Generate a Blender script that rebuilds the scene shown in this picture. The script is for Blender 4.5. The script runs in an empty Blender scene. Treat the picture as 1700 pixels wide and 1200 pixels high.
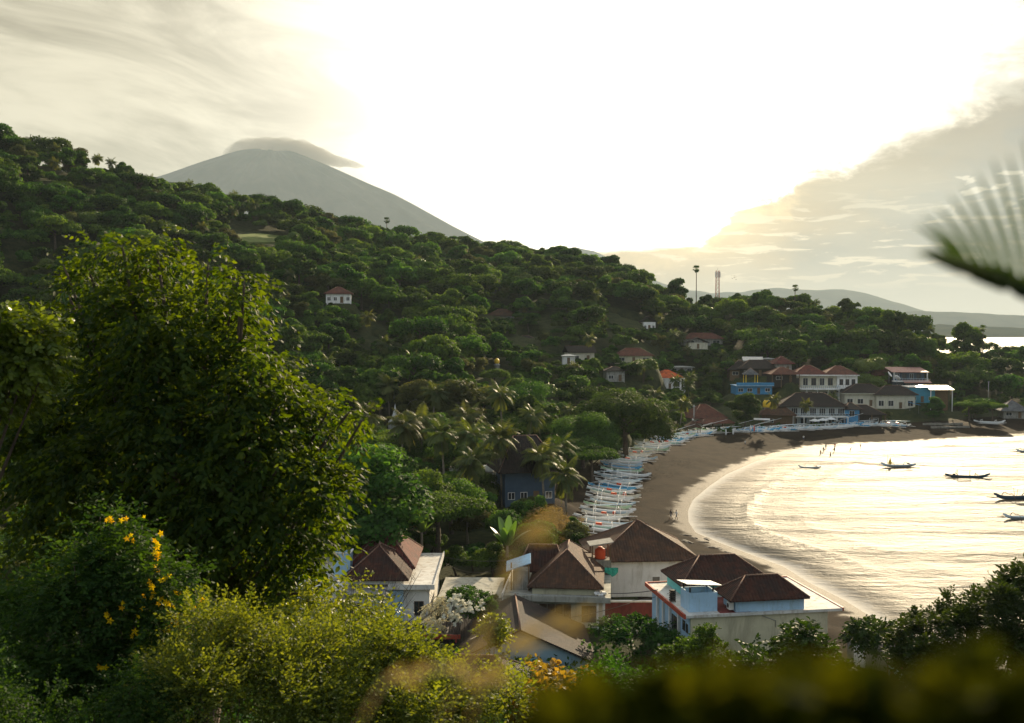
import bpy, bmesh, math, random
import numpy as np
from mathutils import Vector, Matrix
R = math.radians
sc = bpy.context.scene
COL = sc.collection
# ---------------------------------------------------------------- camera
CAMZ = 34.0
PITCH = R(-2.02)
cam_d = bpy.data.cameras.new("camera")
cam = bpy.data.objects.new("camera", cam_d)
COL.objects.link(cam)
cam.location = (0, 0, CAMZ)
cam.rotation_euler = (R(90) + PITCH, 0, 0)
cam_d.sensor_width = 36
cam_d.lens = 36
cam_d.clip_start = 0.05
cam_d.clip_end = 60000
cam_d.dof.use_dof = True
cam_d.dof.focus_distance = 180
cam_d.dof.aperture_fstop = 2.6
sc.camera = cam
# ---------------------------------------------------------------- sun, sky, exposure
SUN_AZ, SUN_EL = 22.0, 17.0
sc.view_settings.view_transform = 'Standard'
sc.view_settings.look = 'None'
sc.view_settings.gamma = 1
sc.view_settings.use_curve_mapping = False
sc.view_settings.exposure = 0.95
sun_d = bpy.data.lights.new("sun", 'SUN')
sun_d.energy = 5.0
sun_d.angle = R(0.6)
sun_d.color = (1.0, 0.80, 0.52)
sun = bpy.data.objects.new("sun", sun_d)
COL.objects.link(sun)
_sv = Vector((math.sin(R(SUN_AZ)) * math.cos(R(SUN_EL)), math.cos(R(SUN_AZ)) * math.cos(R(SUN_EL)), math.sin(R(SUN_EL))))
sun.rotation_euler = _sv.to_track_quat('Z', 'Y').to_euler()
sc.cycles.use_denoising = True
sc.cycles.volume_bounces = 0
sc.cycles.max_bounces = 6
sc.cycles.diffuse_bounces = 3
sc.cycles.glossy_bounces = 3
sc.cycles.transmission_bounces = 4
sc.cycles.transparent_max_bounces = 6
sc.cycles.sample_clamp_indirect = 4.0
sc.cycles.caustics_reflective = False
sc.cycles.caustics_refractive = False


class NT:
    """small helper for node trees"""
    def __init__(s, tree):
        s.t = tree
        s.n = tree.nodes
        s.l = tree.links
    def set(s, sock, v):
        if hasattr(v, 'is_output') or isinstance(v, bpy.types.NodeSocket):
            s.l.new(v, sock)
        else:
            sock.default_value = v
    def m(s, op, a, b=None, c=None, clamp=False):
        n = s.n.new('ShaderNodeMath'); n.operation = op; n.use_clamp = clamp
        s.set(n.inputs[0], a)
        if b is not None: s.set(n.inputs[1], b)
        if c is not None: s.set(n.inputs[2], c)
        return n.outputs[0]
    def ss(s, x, a, b, lo=0.0, hi=1.0):
        n = s.n.new('ShaderNodeMapRange'); n.interpolation_type = 'SMOOTHSTEP'
        s.set(n.inputs[0], x); s.set(n.inputs[1], a); s.set(n.inputs[2], b)
        n.inputs[3].default_value = lo; n.inputs[4].default_value = hi
        return n.outputs[0]
    def mix(s, f, a, b, mode='MIX'):
        n = s.n.new('ShaderNodeMix'); n.data_type = 'RGBA'; n.blend_type = mode
        s.set(n.inputs[0], f)
        for k, v in ((6, a), (7, b)):
            if isinstance(v, (tuple, list)) and len(v) == 3: v = (*v, 1)
            s.set(n.inputs[k], v)
        return n.outputs[2]
    def noise(s, vec, scale, detail=4, rough=0.55, dist=0.0):
        n = s.n.new('ShaderNodeTexNoise'); n.inputs['Scale'].default_value = scale
        n.inputs['Detail'].default_value = detail; n.inputs['Roughness'].default_value = rough
        n.inputs['Distortion'].default_value = dist
        if vec is not None: s.l.new(vec, n.inputs['Vector'])
        return n.outputs[0]
    def comb(s, x, y, z):
        n = s.n.new('ShaderNodeCombineXYZ')
        for k, v in enumerate((x, y, z)): s.set(n.inputs[k], v)
        return n.outputs[0]
    def sep(s, v):
        n = s.n.new('ShaderNodeSeparateXYZ'); s.l.new(v, n.inputs[0]); return n.outputs
    def mapping(s, vec, scale=(1, 1, 1), rot=(0, 0, 0)):
        n = s.n.new('ShaderNodeMapping'); s.l.new(vec, n.inputs[0])
        n.inputs['Scale'].default_value = scale; n.inputs['Rotation'].default_value = rot
        return n.outputs[0]
    def curve(s, x, pts):
        n = s.n.new('ShaderNodeFloatCurve'); c = n.mapping.curves[0]
        c.points[0].location = pts[0]; c.points[1].location = pts[-1]
        for p in pts[1:-1]: c.points.new(*p)
        n.mapping.update(); s.set(n.inputs[1], x)
        return n.outputs[0]


def build_world():
    w = bpy.data.worlds.new("World"); sc.world = w; w.use_nodes = True
    T = NT(w.node_tree); T.n.clear()
    out = T.n.new('ShaderNodeOutputWorld'); bg = T.n.new('ShaderNodeBackground')
    T.l.new(bg.outputs[0], out.inputs[0])
    sky = T.n.new('ShaderNodeTexSky'); sky.sky_type = 'NISHITA'; sky.sun_disc = False
    sky.sun_elevation = R(SUN_EL); sky.sun_rotation = R(SUN_AZ)
    sky.air_density = 1.2; sky.dust_density = 1.5; sky.altitude = 30
    g = T.n.new('ShaderNodeTexCoord').outputs['Generated']
    x, y, z = T.sep(g)
    D = 180 / math.pi
    az = T.m('MULTIPLY', T.m('ARCTAN2', x, y), D)
    el = T.m('MULTIPLY', T.m('ARCSINE', T.m('MINIMUM', T.m('MAXIMUM', z, -1.0), 1.0)), D)
    # bright cloud veil lit by the low sun; its radiance depends on the angle from the sun
    dx = T.m('MULTIPLY', T.m('SUBTRACT', az, 7.0), 0.92)
    dy = T.m('SUBTRACT', el, 12.0)
    d2 = T.m('ADD', T.m('MULTIPLY', dx, dx), T.m('MULTIPLY', dy, dy))
    def gauss(s_):
        return T.m('EXPONENT', T.m('MULTIPLY', d2, -1.0 / (s_ * s_)))
    lo = T.noise(T.comb(T.m('MULTIPLY', az, 0.05), T.m('ADD', T.m('MULTIPLY', el, 0.17), T.m('MULTIPLY', az, 0.035)), 0.3), 1.6, 7, 0.6, 0.8)
    veil_n = T.ss(lo, 0.34, 0.66)
    beige = T.mix(veil_n, (0.72, 0.645, 0.47), (0.30, 0.255, 0.165))
    hx = T.m('SUBTRACT', az, 15.0); hy = T.m('SUBTRACT', el, 30.0)
    hi = T.m('EXPONENT', T.m('MULTIPLY', T.m('ADD', T.m('MULTIPLY', hx, hx), T.m('MULTIPLY', T.m('MULTIPLY', hy, hy), 1.6)), -1.0 / 22.0 ** 2))
    glowk = T.m('ADD', T.m('ADD', T.m('MULTIPLY', gauss(13.5), 1.7), T.m('MULTIPLY', gauss(9.0), 1.6)), T.m('MULTIPLY', hi, 2.0))
    veil = T.mix(1.0, beige, T.mix(1.0, (1.0, 0.93, 0.80), T.comb(glowk, glowk, glowk), 'MULTIPLY'), 'ADD')
    # far away from the sun: blue sky of the Sky Texture with pale thin cloud
    nish = T.mix(1.0, sky.outputs[0], (0.12, 0.12, 0.12), 'MULTIPLY')
    far_n = T.ss(T.noise(g, 2.2, 5, 0.55, 0.4), 0.36, 0.66)
    farsky = T.mix(far_n, nish, (0.74, 0.78, 0.80))
    wide = T.ss(d2, 38.0 ** 2, 75.0 ** 2)
    col = T.mix(wide, veil, farsky)
    # dark cloud bank at the right, its edge rimmed by the sun
    u = T.m('DIVIDE', T.m('ADD', az, 40.0), 80.0, clamp=True)
    pts = [(-40, 1.5), (-8, 2.2), (2, 4.0), (6.5, 4.45), (10.6, 4.7), (11.3, 5.2), (12.2, 6.3), (14.2, 7.1), (16.3, 8.6), (19.0, 9.6), (21.4, 11.1), (24, 12.4), (27.5, 13.6), (33, 15.5), (40, 17)]
    eb = T.m('MULTIPLY', T.curve(u, [((a + 40) / 80, e / 20) for a, e in pts]), 20.0)
    cv = T.comb(T.m('MULTIPLY', az, 0.22), T.m('MULTIPLY', el, 0.42), 1.7)
    n1 = T.m('SUBTRACT', T.noise(cv, 1.5, 9, 0.66, 0.5), 0.5)
    wig = T.m('MULTIPLY', n1, T.ss(az, 5.0, 18.0, 0.6, 4.4))
    dd = T.m('SUBTRACT', T.m('ADD', eb, wig), el)            # > 0 inside the bank
    soft = T.ss(az, 13.0, 22.0, 0.5, 2.6)
    inside = T.m('MULTIPLY', T.m('DIVIDE', dd, soft), 1.0, clamp=True)
    inside = T.ss(inside, 0.0, 1.0)
    inside = T.m('MULTIPLY', inside, T.ss(az, 1.0, 5.0))
    inside = T.m('MULTIPLY', inside, T.ss(az, 34.0, 48.0, 1.0, 0.0))
    deep = T.ss(T.m('ADD', dd, T.m('MULTIPLY', n1, 2.5)), 0.1, 3.8)
    nd = T.m('ADD', dd, T.m('MULTIPLY', n1, 4.0))
    bank = T.mix(T.ss(nd, 0.0, 2.0), (0.85, 0.60, 0.28), (0.44, 0.315, 0.165))
    bank = T.mix(T.ss(nd, 2.0, 6.5), bank, (0.255, 0.235, 0.19))
    body = T.noise(T.comb(T.m('MULTIPLY', az, 0.1), T.m('MULTIPLY', el, 0.4), 4.0), 1.4, 6, 0.55, 0.3)
    bank = T.mix(T.ss(body, 0.35, 0.7, 0.0, 0.45), bank, (0.58, 0.49, 0.33))
    bank = T.mix(T.ss(az, 16.0, 27.0, 0.0, 0.55), bank, (0.27, 0.265, 0.24))
    # paler, hazier towards the horizon
    bank = T.mix(T.ss(el, 5.0, 0.0, 0.0, 0.9), bank, (0.62, 0.58, 0.45))
    # thin bright streaks of small cloud across the bank
    st = T.noise(T.comb(T.m('MULTIPLY', az, 0.16), T.m('MULTIPLY', el, 1.15), 9.0), 2.2, 7, 0.6, 0.5)
    stm = T.m('MULTIPLY', T.ss(st, 0.52, 0.60), T.m('MULTIPLY', T.ss(el, 1.4, 3.4), T.ss(el, 8.2, 4.6)))
    bank = T.mix(T.m('MULTIPLY', stm, 0.75), bank, (0.86, 0.73, 0.50))
    pf = T.noise(T.comb(T.m('MULTIPLY', az, 0.30), T.m('MULTIPLY', el, 0.9), 2.0), 2.0, 7, 0.55, 0.2)
    pfm = T.m('MULTIPLY', T.ss(pf, 0.57, 0.62), T.m('MULTIPLY', T.ss(az, 21.0, 24.5), T.m('MULTIPLY', T.ss(el, 4.5, 5.8), T.ss(el, 8.8, 7.4))))
    bank = T.mix(T.m('MULTIPLY', pfm, 0.8), bank, (0.90, 0.80, 0.60))
    col = T.mix(inside, col, bank)
    # the cloud edge glows where the sun stands behind it
    ex = T.m('SUBTRACT', az, 11.2); ey = T.m('SUBTRACT', el, 5.6)
    e2 = T.m('ADD', T.m('MULTIPLY', T.m('MULTIPLY', ex, ex), 0.35), T.m('MULTIPLY', ey, ey))
    eg = T.m('EXPONENT', T.m('MULTIPLY', e2, -0.22))
    col = T.mix(1.0, col, T.mix(1.0, (1.0, 0.74, 0.34), T.comb(*[T.m('MULTIPLY', eg, 0.55)] * 3), 'MULTIPLY'), 'ADD')
    # thin wisps over the upper right
    wn = T.noise(T.comb(T.m('MULTIPLY', az, 0.12), T.m('MULTIPLY', el, 0.3), 6.0), 2.0, 7, 0.6, 0.6)
    wm = T.m('MULTIPLY', T.ss(wn, 0.45, 0.66, 0.0, 0.8), T.m('MULTIPLY', T.ss(az, 17.0, 23.5), T.m('MULTIPLY', T.ss(el, 10.0, 12.0), T.ss(az, 45, 35))))
    col = T.mix(wm, col, (0.72, 0.66, 0.52))
    # below the horizon: dim
    col = T.mix(T.ss(el, -1.5, -4.0), col, (0.10, 0.11, 0.10))
    T.l.new(col, bg.inputs[0]); bg.inputs[1].default_value = 0.56
build_world()

# ---------------------------------------------------------------- picking points on the land from the surveyed view
def ray(px, py):
    a = (px - 850) / 1700.0; b = (600 - py) / 1700.0
    c, s = math.cos(PITCH), math.sin(PITCH)
    return Vector((a, c - b * s, s + b * c))
def atz(px, py, z):
    d = ray(px, py); t = (z - CAMZ) / d.z
    return Vector((d.x * t, d.y * t, z))
def aty(px, py, Y):
    d = ray(px, py); t = Y / d.y
    return Vector((d.x * t, Y, CAMZ + d.z * t))
def proj(x, y, z):
    c, s = math.cos(PITCH), math.sin(PITCH)
    dz = z - CAMZ
    f = y * c + dz * s; u = -y * s + dz * c
    return 850 + 1700 * x / f, 600 - 1700 * u / f

# ---------------------------------------------------------------- objects, parts, labels
def tag(o, label, cat, group=None, kind=None):
    if label: o['label'] = label
    if cat: o['category'] = cat
    if group: o['group'] = group
    if kind: o['kind'] = kind
    return o
def thing(name, label, cat, loc=(0, 0, 0), rz=0.0, group=None):
    o = bpy.data.objects.new(name, None); COL.objects.link(o)
    o.empty_display_size = 0.3
    o.location = loc; o.rotation_euler = (0, 0, rz)
    return tag(o, label, cat, group)
def link(name, me, parent=None, loc=None):
    o = bpy.data.objects.new(name, me); COL.objects.link(o)
    if parent is not None: o.parent = parent
    if loc is not None: o.location = loc
    return o
def np_mesh(name, V, F, mat, attrs=None, smooth=False):
    """V (n,3); F (m,k) index array with a fixed number of corners"""
    V = np.asarray(V, dtype=np.float32); F = np.asarray(F, dtype=np.int32)
    me = bpy.data.meshes.new(name)
    me.vertices.add(len(V)); me.vertices.foreach_set('co', V.ravel())
    k = F.shape[1]
    me.loops.add(F.size); me.loops.foreach_set('vertex_index', F.ravel())
    me.polygons.add(len(F)); me.polygons.foreach_set('loop_start', np.arange(0, F.size, k, dtype=np.int32))
    if smooth: me.polygons.foreach_set('use_smooth', np.ones(len(F), dtype=bool))
    for an, av in (attrs or {}).items():
        a = me.attributes.new(an, 'FLOAT', 'POINT'); a.data.foreach_set('value', np.asarray(av, dtype=np.float32))
    me.materials.append(mat); me.update(calc_edges=True); me.validate()
    return me

class MB:
    """collects shapes of one part and links them as one mesh object"""
    def __init__(s): s.v = []; s.f = []; s.sm = []
    def add(s, vs, fs, smooth=False):
        b = len(s.v); s.v += [tuple(v) for v in vs]; s.f += [tuple(i + b for i in f) for f in fs]; s.sm += [smooth] * len(fs); return s
    def box(s, x0, x1, y0, y1, z0, z1):
        vs = [(x0, y0, z0), (x1, y0, z0), (x1, y1, z0), (x0, y1, z0), (x0, y0, z1), (x1, y0, z1), (x1, y1, z1), (x0, y1, z1)]
        return s.add(vs, [(3, 2, 1, 0), (4, 5, 6, 7), (0, 1, 5, 4), (1, 2, 6, 5), (2, 3, 7, 6), (3, 0, 4, 7)])
    def obox(s, c, sx, sy, sz, M):
        vs = []
        for k in (-.5, .5):
            for i, j in ((-.5, -.5), (.5, -.5), (.5, .5), (-.5, .5)):
                vs.append(Vector(c) + M @ Vector((i * sx, j * sy, k * sz)))
        return s.add(vs, [(3, 2, 1, 0), (4, 5, 6, 7), (0, 1, 5, 4), (1, 2, 6, 5), (2, 3, 7, 6), (3, 0, 4, 7)])
    def tube(s, pts, r, n=6, cap=True):
        pts = [Vector(p) for p in pts]
        rs = r if isinstance(r, (list, tuple)) else [r] * len(pts)
        vs = []; fs = []
        for i, p in enumerate(pts):
            t = (pts[min(i + 1, len(pts) - 1)] - pts[max(i - 1, 0)]).normalized()
            a = t.cross(Vector((0, 0, 1)))
            if a.length < 0.05: a = t.cross(Vector((1, 0, 0)))
            a.normalize(); b = t.cross(a)
            for k in range(n):
                q = 2 * math.pi * k / n
                vs.append(p + (a * math.cos(q) + b * math.sin(q)) * rs[i])
        for i in range(len(pts) - 1):
            for k in range(n):
                fs.append((i * n + k, i * n + (k + 1) % n, (i + 1) * n + (k + 1) % n, (i + 1) * n + k))
        if cap:
            fs.append(tuple(range(n))[::-1]); fs.append(tuple((len(pts) - 1) * n + k for k in range(n)))
        return s.add(vs, fs, True)
    def lathe(s, prof, c=(0, 0, 0), n=12):
        vs = []; fs = []
        for r, z in prof:
            for k in range(n):
                q = 2 * math.pi * k / n
                vs.append((c[0] + r * math.cos(q), c[1] + r * math.sin(q), c[2] + z))
        for i in range(len(prof) - 1):
            for k in range(n):
                fs.append((i * n + k, i * n + (k + 1) % n, (i + 1) * n + (k + 1) % n, (i + 1) * n + k))
        fs.append(tuple(range(n))[::-1]); fs.append(tuple((len(prof) - 1) * n + k for k in range(n)))
        return s.add(vs, fs, True)
    def mesh(s, name, mat):
        me = bpy.data.meshes.new(name); me.from_pydata(s.v, [], s.f)
        me.polygons.foreach_set('use_smooth', s.sm)
        me.materials.append(mat); me.update(); return me
    def build(s, name, mat, parent=None):
        return link(name, s.mesh(name, mat), parent)

def copy_tree(o, parent=None):
    c = o.copy(); COL.objects.link(c); c.parent = parent
    for ch in list(o.children): copy_tree(ch, c)
    return c

# ---------------------------------------------------------------- materials
def mat_new(name):
    m = bpy.data.materials.new(name); m.use_nodes = True
    T = NT(m.node_tree); bs = T.n['Principled BSDF']; return m, T, bs
def mat_plain(name, col, rough=0.7, var=0.25, scale=1.5, bump=0.15, dirt=None, metal=0.0, spec=0.3):
    m, T, bs = mat_new(name)
    g = T.n.new('ShaderNodeTexCoord').outputs['Object']
    a = T.noise(g, scale, 6, 0.65)
    k = T.ss(a, 0.25, 0.75, 1 - var, 1 + var * 0.5)
    c = T.mix(1.0, (*col, 1), T.comb(k, k, k), 'MULTIPLY')
    if dirt:
        dm = T.noise(T.mapping(g, (1.0, 1.0, 0.25)), scale * 2.1, 7, 0.7, 0.5)
        c = T.mix(T.ss(dm, 0.46, 0.68, 0.0, 0.85), c, dirt)
    T.l.new(c, bs.inputs['Base Color'])
    bs.inputs['Roughness'].default_value = rough; bs.inputs['Metallic'].default_value = metal
    bs.inputs['Specular IOR Level'].default_value = spec
    if bump:
        b = T.n.new('ShaderNodeBump'); b.inputs['Strength'].default_value = bump; b.inputs['Distance'].default_value = 0.05
        T.l.new(T.noise(g, scale * 14, 4, 0.6), b.inputs['Height']); T.l.new(b.outputs[0], bs.inputs['Normal'])
    return m
def mat_tiles(name, col, col2, tile=0.33, course=0.36, bump=1.0):
    """clay roof tiles: courses run along the height, columns along the eave"""
    m, T, bs = mat_new(name)
    tc = T.n.new('ShaderNodeTexCoord'); g = tc.outputs['Object']
    x, y, z = T.sep(g); nx, ny, nz = T.sep(tc.outputs['Normal'])
    ax = T.m('GREATER_THAN', T.m('ABSOLUTE', ny), T.m('ABSOLUTE', nx))
    u = T.m('ADD', T.m('MULTIPLY', x, ax), T.m('MULTIPLY', y, T.m('SUBTRACT', 1.0, ax)))
    cu = T.m('FRACT', T.m('DIVIDE', u, tile)); cv = T.m('FRACT', T.m('DIVIDE', z, course * 0.5))
    hu = T.m('SINE', T.m('MULTIPLY', cu, math.pi))
    h = T.m('ADD', T.m('MULTIPLY', hu, 0.6), T.m('MULTIPLY', T.m('SUBTRACT', 1.0, cv), 0.5))
    wn = T.n.new('ShaderNodeTexWhiteNoise'); wn.noise_dimensions = '3D'
    T.l.new(T.comb(T.m('FLOOR', T.m('DIVIDE', u, tile)), T.m('FLOOR', T.m('DIVIDE', z, course * 0.5)), ax), wn.inputs[0])
    c = T.mix(wn.outputs[0], col, col2)
    big = T.noise(g, 0.7, 6, 0.7)
    c = T.mix(T.ss(big, 0.42, 0.62, 0.0, 0.8), c, tuple(v * 0.5 + 0.012 for v in col))
    T.l.new(c, bs.inputs['Base Color']); bs.inputs['Roughness'].default_value = 0.8
    bs.inputs['Specular IOR Level'].default_value = 0.2
    b = T.n.new('ShaderNodeBump'); b.inputs['Strength'].default_value = bump; b.inputs['Distance'].default_value = 0.12
    T.l.new(h, b.inputs['Height']); T.l.new(b.outputs[0], bs.inputs['Normal'])
    return m
def mat_leaf(name, dark, light, trans=0.4, vary=0.5, tcol=None, rough=0.45, spec=0.35):
    """foliage: leaf-to-leaf and tree-to-tree colour, some light passing through"""
    m, T, bs = mat_new(name)
    at = T.n.new('ShaderNodeAttribute'); at.attribute_name = 'tint'
    oi = T.n.new('ShaderNodeObjectInfo')
    c = T.mix(at.outputs['Fac'], dark, light)
    k = T.m('ADD', T.m('MULTIPLY', oi.outputs['Random'], vary), 1.0 - vary * 0.5)
    hue = T.n.new('ShaderNodeHueSaturation'); hue.inputs['Saturation'].default_value = 1.0
    r2 = T.m('FRACT', T.m('MULTIPLY', oi.outputs['Random'], 7.31))
    T.l.new(T.m('ADD', T.m('MULTIPLY', r2, 0.045), 0.485), hue.inputs['Hue'])
    T.l.new(k, hue.inputs['Value']); T.l.new(c, hue.inputs['Color'])
    c = hue.outputs[0]
    T.l.new(c, bs.inputs['Base Color']); bs.inputs['Roughness'].default_value = rough
    bs.inputs['Specular IOR Level'].default_value = spec
    tr = T.n.new('ShaderNodeBsdfTranslucent')
    if tcol is None: tcol = (1.6, 1.45, 0.45)
    T.l.new(T.mix(1.0, c, (*tcol, 1), 'MULTIPLY'), tr.inputs[0])
    mx = T.n.new('ShaderNodeMixShader'); mx.inputs[0].default_value = trans
    T.l.new(bs.outputs[0], mx.inputs[1]); T.l.new(tr.outputs[0], mx.inputs[2])
    T.l.new(mx.outputs[0], T.n['Material Output'].inputs[0])
    return m

M = {}
M['wood'] = mat_leaf('hillside leaves', (0.010, 0.034, 0.006), (0.095, 0.17, 0.022), 0.45, 0.9, rough=0.7, spec=0.12)
M['wood2'] = mat_leaf('valley leaves', (0.012, 0.038, 0.007), (0.10, 0.18, 0.026), 0.45, 0.6, rough=0.7, spec=0.14)
M['olive'] = mat_leaf('olive leaves', (0.05, 0.06, 0.02), (0.11, 0.12, 0.035), 0.35, 0.4, rough=0.7, spec=0.12)
M['bright'] = mat_leaf('bright leaves', (0.06, 0.11, 0.02), (0.16, 0.22, 0.03), 0.4, 0.3)
M['palm'] = mat_leaf('palm leaflets', (0.03, 0.055, 0.014), (0.11, 0.125, 0.03), 0.4, 0.4, rough=0.55, spec=0.25)
M['near'] = mat_leaf('large tree leaves', (0.008, 0.022, 0.006), (0.055, 0.078, 0.013), 0.42, 0.2, tcol=(5.2, 3.9, 0.25), rough=0.6, spec=0.1)
M['creeper'] = mat_leaf('shrub leaves', (0.012, 0.035, 0.010), (0.05, 0.10, 0.022), 0.4, 0.3, tcol=(2.0, 1.9, 0.3), rough=0.65, spec=0.1)
M['scrub'] = mat_leaf('scrub leaves', (0.025, 0.045, 0.010), (0.17, 0.19, 0.035), 0.48, 0.35, tcol=(2.4, 2.0, 0.3), rough=0.6, spec=0.2)
M['straw'] = mat_leaf('dry straw', (0.16, 0.12, 0.04), (0.34, 0.27, 0.11), 0.4, 0.2, tcol=(1.2, 1.0, 0.6), rough=0.7, spec=0.1)
M['pampas'] = mat_leaf('dry cream flower heads', (0.42, 0.37, 0.25), (0.66, 0.6, 0.46), 0.3, 0.1, tcol=(1, .95, .8), rough=0.9, spec=0.05)
M['petal'] = mat_leaf('yellow petals', (0.75, 0.50, 0.01), (0.85, 0.62, 0.02), 0.45, 0.05, tcol=(1.1, 1.0, 0.4), rough=0.6, spec=0.1)
M['whitepetal'] = mat_leaf('white petals', (0.6, 0.58, 0.5), (0.8, 0.78, 0.7), 0.3, 0.05, tcol=(1, 1, .9), rough=0.7, spec=0.1)
M['banana'] = mat_leaf('banana leaves', (0.06, 0.12, 0.03), (0.13, 0.20, 0.06), 0.4, 0.3, tcol=(1.4, 1.5, .4), rough=0.3, spec=0.5)
M['bark'] = mat_plain('bark', (0.10, 0.075, 0.055), 0.9, 0.5, 3, 0.5)
M['palebark'] = mat_plain('pale bark', (0.24, 0.20, 0.15), 0.9, 0.4, 3, 0.4)
M['tile_dark'] = mat_tiles('dark brown roof tiles', (0.034, 0.013, 0.009), (0.075, 0.027, 0.018))
M['tile_brown'] = mat_tiles('brown roof tiles', (0.066, 0.034, 0.020), (0.115, 0.056, 0.032))
M['tile_red'] = mat_tiles('red clay roof tiles', (0.11, 0.028, 0.022), (0.18, 0.05, 0.036))
M['tile_orange'] = mat_tiles('orange roof tiles', (0.62, 0.115, 0.03), (0.75, 0.16, 0.045))
M['tile_black'] = mat_tiles('blackened roof tiles', (0.022, 0.017, 0.015), (0.045, 0.03, 0.026))
M['tile_rust'] = mat_tiles('rust brown roof tiles', (0.12, 0.042, 0.028), (0.17, 0.062, 0.04))
M['ridge'] = mat_plain('terracotta ridge caps', (0.16, 0.075, 0.05), 0.8, 0.4, 4, 0.3, (0.32, 0.27, 0.22))
M['white'] = mat_plain('white painted wall', (0.84, 0.82, 0.78), 0.8, 0.12, 0.5, 0.1, (0.55, 0.52, 0.46))
M['cream'] = mat_plain('cream painted wall', (0.62, 0.58, 0.46), 0.8, 0.12, 0.5, 0.1, (0.42, 0.38, 0.28))
M['beige'] = mat_plain('beige painted wall', (0.56, 0.52, 0.36), 0.85, 0.15, 0.4, 0.1, (0.36, 0.32, 0.22))
M['grey'] = mat_plain('grey cement', (0.32, 0.31, 0.28), 0.9, 0.3, 1.2, 0.3, (0.15, 0.14, 0.12))
M['slab'] = mat_plain('weathered white roof deck', (0.66, 0.65, 0.61), 0.8, 0.2, 0.6, 0.2, (0.36, 0.30, 0.24))
M['slabgrey'] = mat_plain('weathered grey roof deck', (0.40, 0.39, 0.33), 0.85, 0.3, 0.8, 0.2, (0.17, 0.16, 0.12))
M['red'] = mat_plain('red painted edge', (0.42, 0.07, 0.035), 0.6, 0.3, 2, 0.1, (0.25, 0.06, 0.04))
M['redwall'] = mat_plain('dull red wall', (0.22, 0.055, 0.05), 0.85, 0.25, 0.8, 0.1, (0.12, 0.04, 0.035))
M['ltblue'] = mat_plain('light blue paint', (0.40, 0.60, 0.78), 0.7, 0.12, 0.8, 0.1, (0.3, 0.42, 0.5))
M['blue'] = mat_plain('blue paint', (0.06, 0.25, 0.46), 0.7, 0.2, 0.8, 0.1)
M['navy'] = mat_plain('slate blue paint', (0.05, 0.085, 0.13), 0.7, 0.2, 0.8, 0.1)
M['turq'] = mat_plain('turquoise paint', (0.16, 0.56, 0.55), 0.7, 0.15, 0.8, 0.1)
M['metal'] = mat_plain('pale sheet metal', (0.50, 0.51, 0.50), 0.45, 0.2, 1.5, 0.1, (0.32, 0.28, 0.22), metal=0.3)
M['pinkroof'] = mat_plain('faded pink sheet roof', (0.42, 0.20, 0.16), 0.7, 0.3, 1.0, 0.2, (0.5, 0.42, 0.36))
M['dark'] = mat_plain('dark timber', (0.035, 0.028, 0.022), 0.8, 0.3, 2, 0.2)
M['timber'] = mat_plain('brown timber', (0.16, 0.10, 0.055), 0.8, 0.3, 3, 0.2)
M['steel'] = mat_plain('galvanised steel', (0.30, 0.30, 0.30), 0.5, 0.2, 4, 0.0, metal=0.6)
M['black'] = mat_plain('black plastic', (0.02, 0.02, 0.02), 0.5, 0.1, 2, 0.0)
M['orange'] = mat_plain('orange plastic', (0.60, 0.07, 0.015), 0.5, 0.1, 2, 0.0)
M['yellow'] = mat_plain('yellow plastic', (0.80, 0.50, 0.03), 0.5, 0.1, 2, 0.0)
M['cable'] = mat_plain('cable sheath', (0.10, 0.09, 0.08), 0.6, 0.1, 2, 0.0)
M['concrete'] = mat_plain('rough concrete', (0.26, 0.24, 0.20), 0.9, 0.35, 1.5, 0.4, (0.12, 0.11, 0.09))
M['net'] = mat_plain('green netting', (0.05, 0.40, 0.30), 0.8, 0.3, 4, 0.3)
M['rock'] = mat_plain('black rock', (0.035, 0.03, 0.026), 0.8, 0.4, 2, 0.6)
M['canvas'] = mat_plain('white canvas', (0.72, 0.73, 0.72), 0.8, 0.1, 2, 0.1)
M['skin'] = mat_plain('skin', (0.20, 0.10, 0.06), 0.6, 0.1, 6, 0.0)
M['hair'] = mat_plain('black hair', (0.015, 0.012, 0.01), 0.6, 0.1, 6, 0.0)
M['bird'] = mat_plain('dark feathers', (0.02, 0.02, 0.02), 0.7, 0.1, 6, 0.0)
for k, c in dict(h_white=(0.9, 0.9, 0.88), h_blue=(0.12, 0.42, 0.68), h_sky=(0.58, 0.70, 0.76), h_teal=(0.5, 0.72, 0.66), h_cream=(0.72, 0.70, 0.60), h_green=(0.45, 0.64, 0.42), h_navy=(0.035, 0.07, 0.11), h_grey=(0.3, 0.33, 0.33), h_redtrim=(0.6, 0.12, 0.07), shirt_dark=(0.03, 0.03, 0.04), shirt_white=(0.7, 0.7, 0.68), shirt_red=(0.5, 0.06, 0.05), shorts=(0.05, 0.06, 0.1)).items():
    M[k] = mat_plain(k.replace('h_', 'boat paint ').replace('_', ' '), c, 0.5, 0.12, 1.5, 0.0, None)
def mat_glass():
    m, T, bs = mat_new('window glass'); bs.inputs['Base Color'].default_value = (0.03, 0.035, 0.04, 1)
    bs.inputs['Roughness'].default_value = 0.08; bs.inputs['Specular IOR Level'].default_value = 0.6
    return m
M['glass'] = mat_glass()
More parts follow.
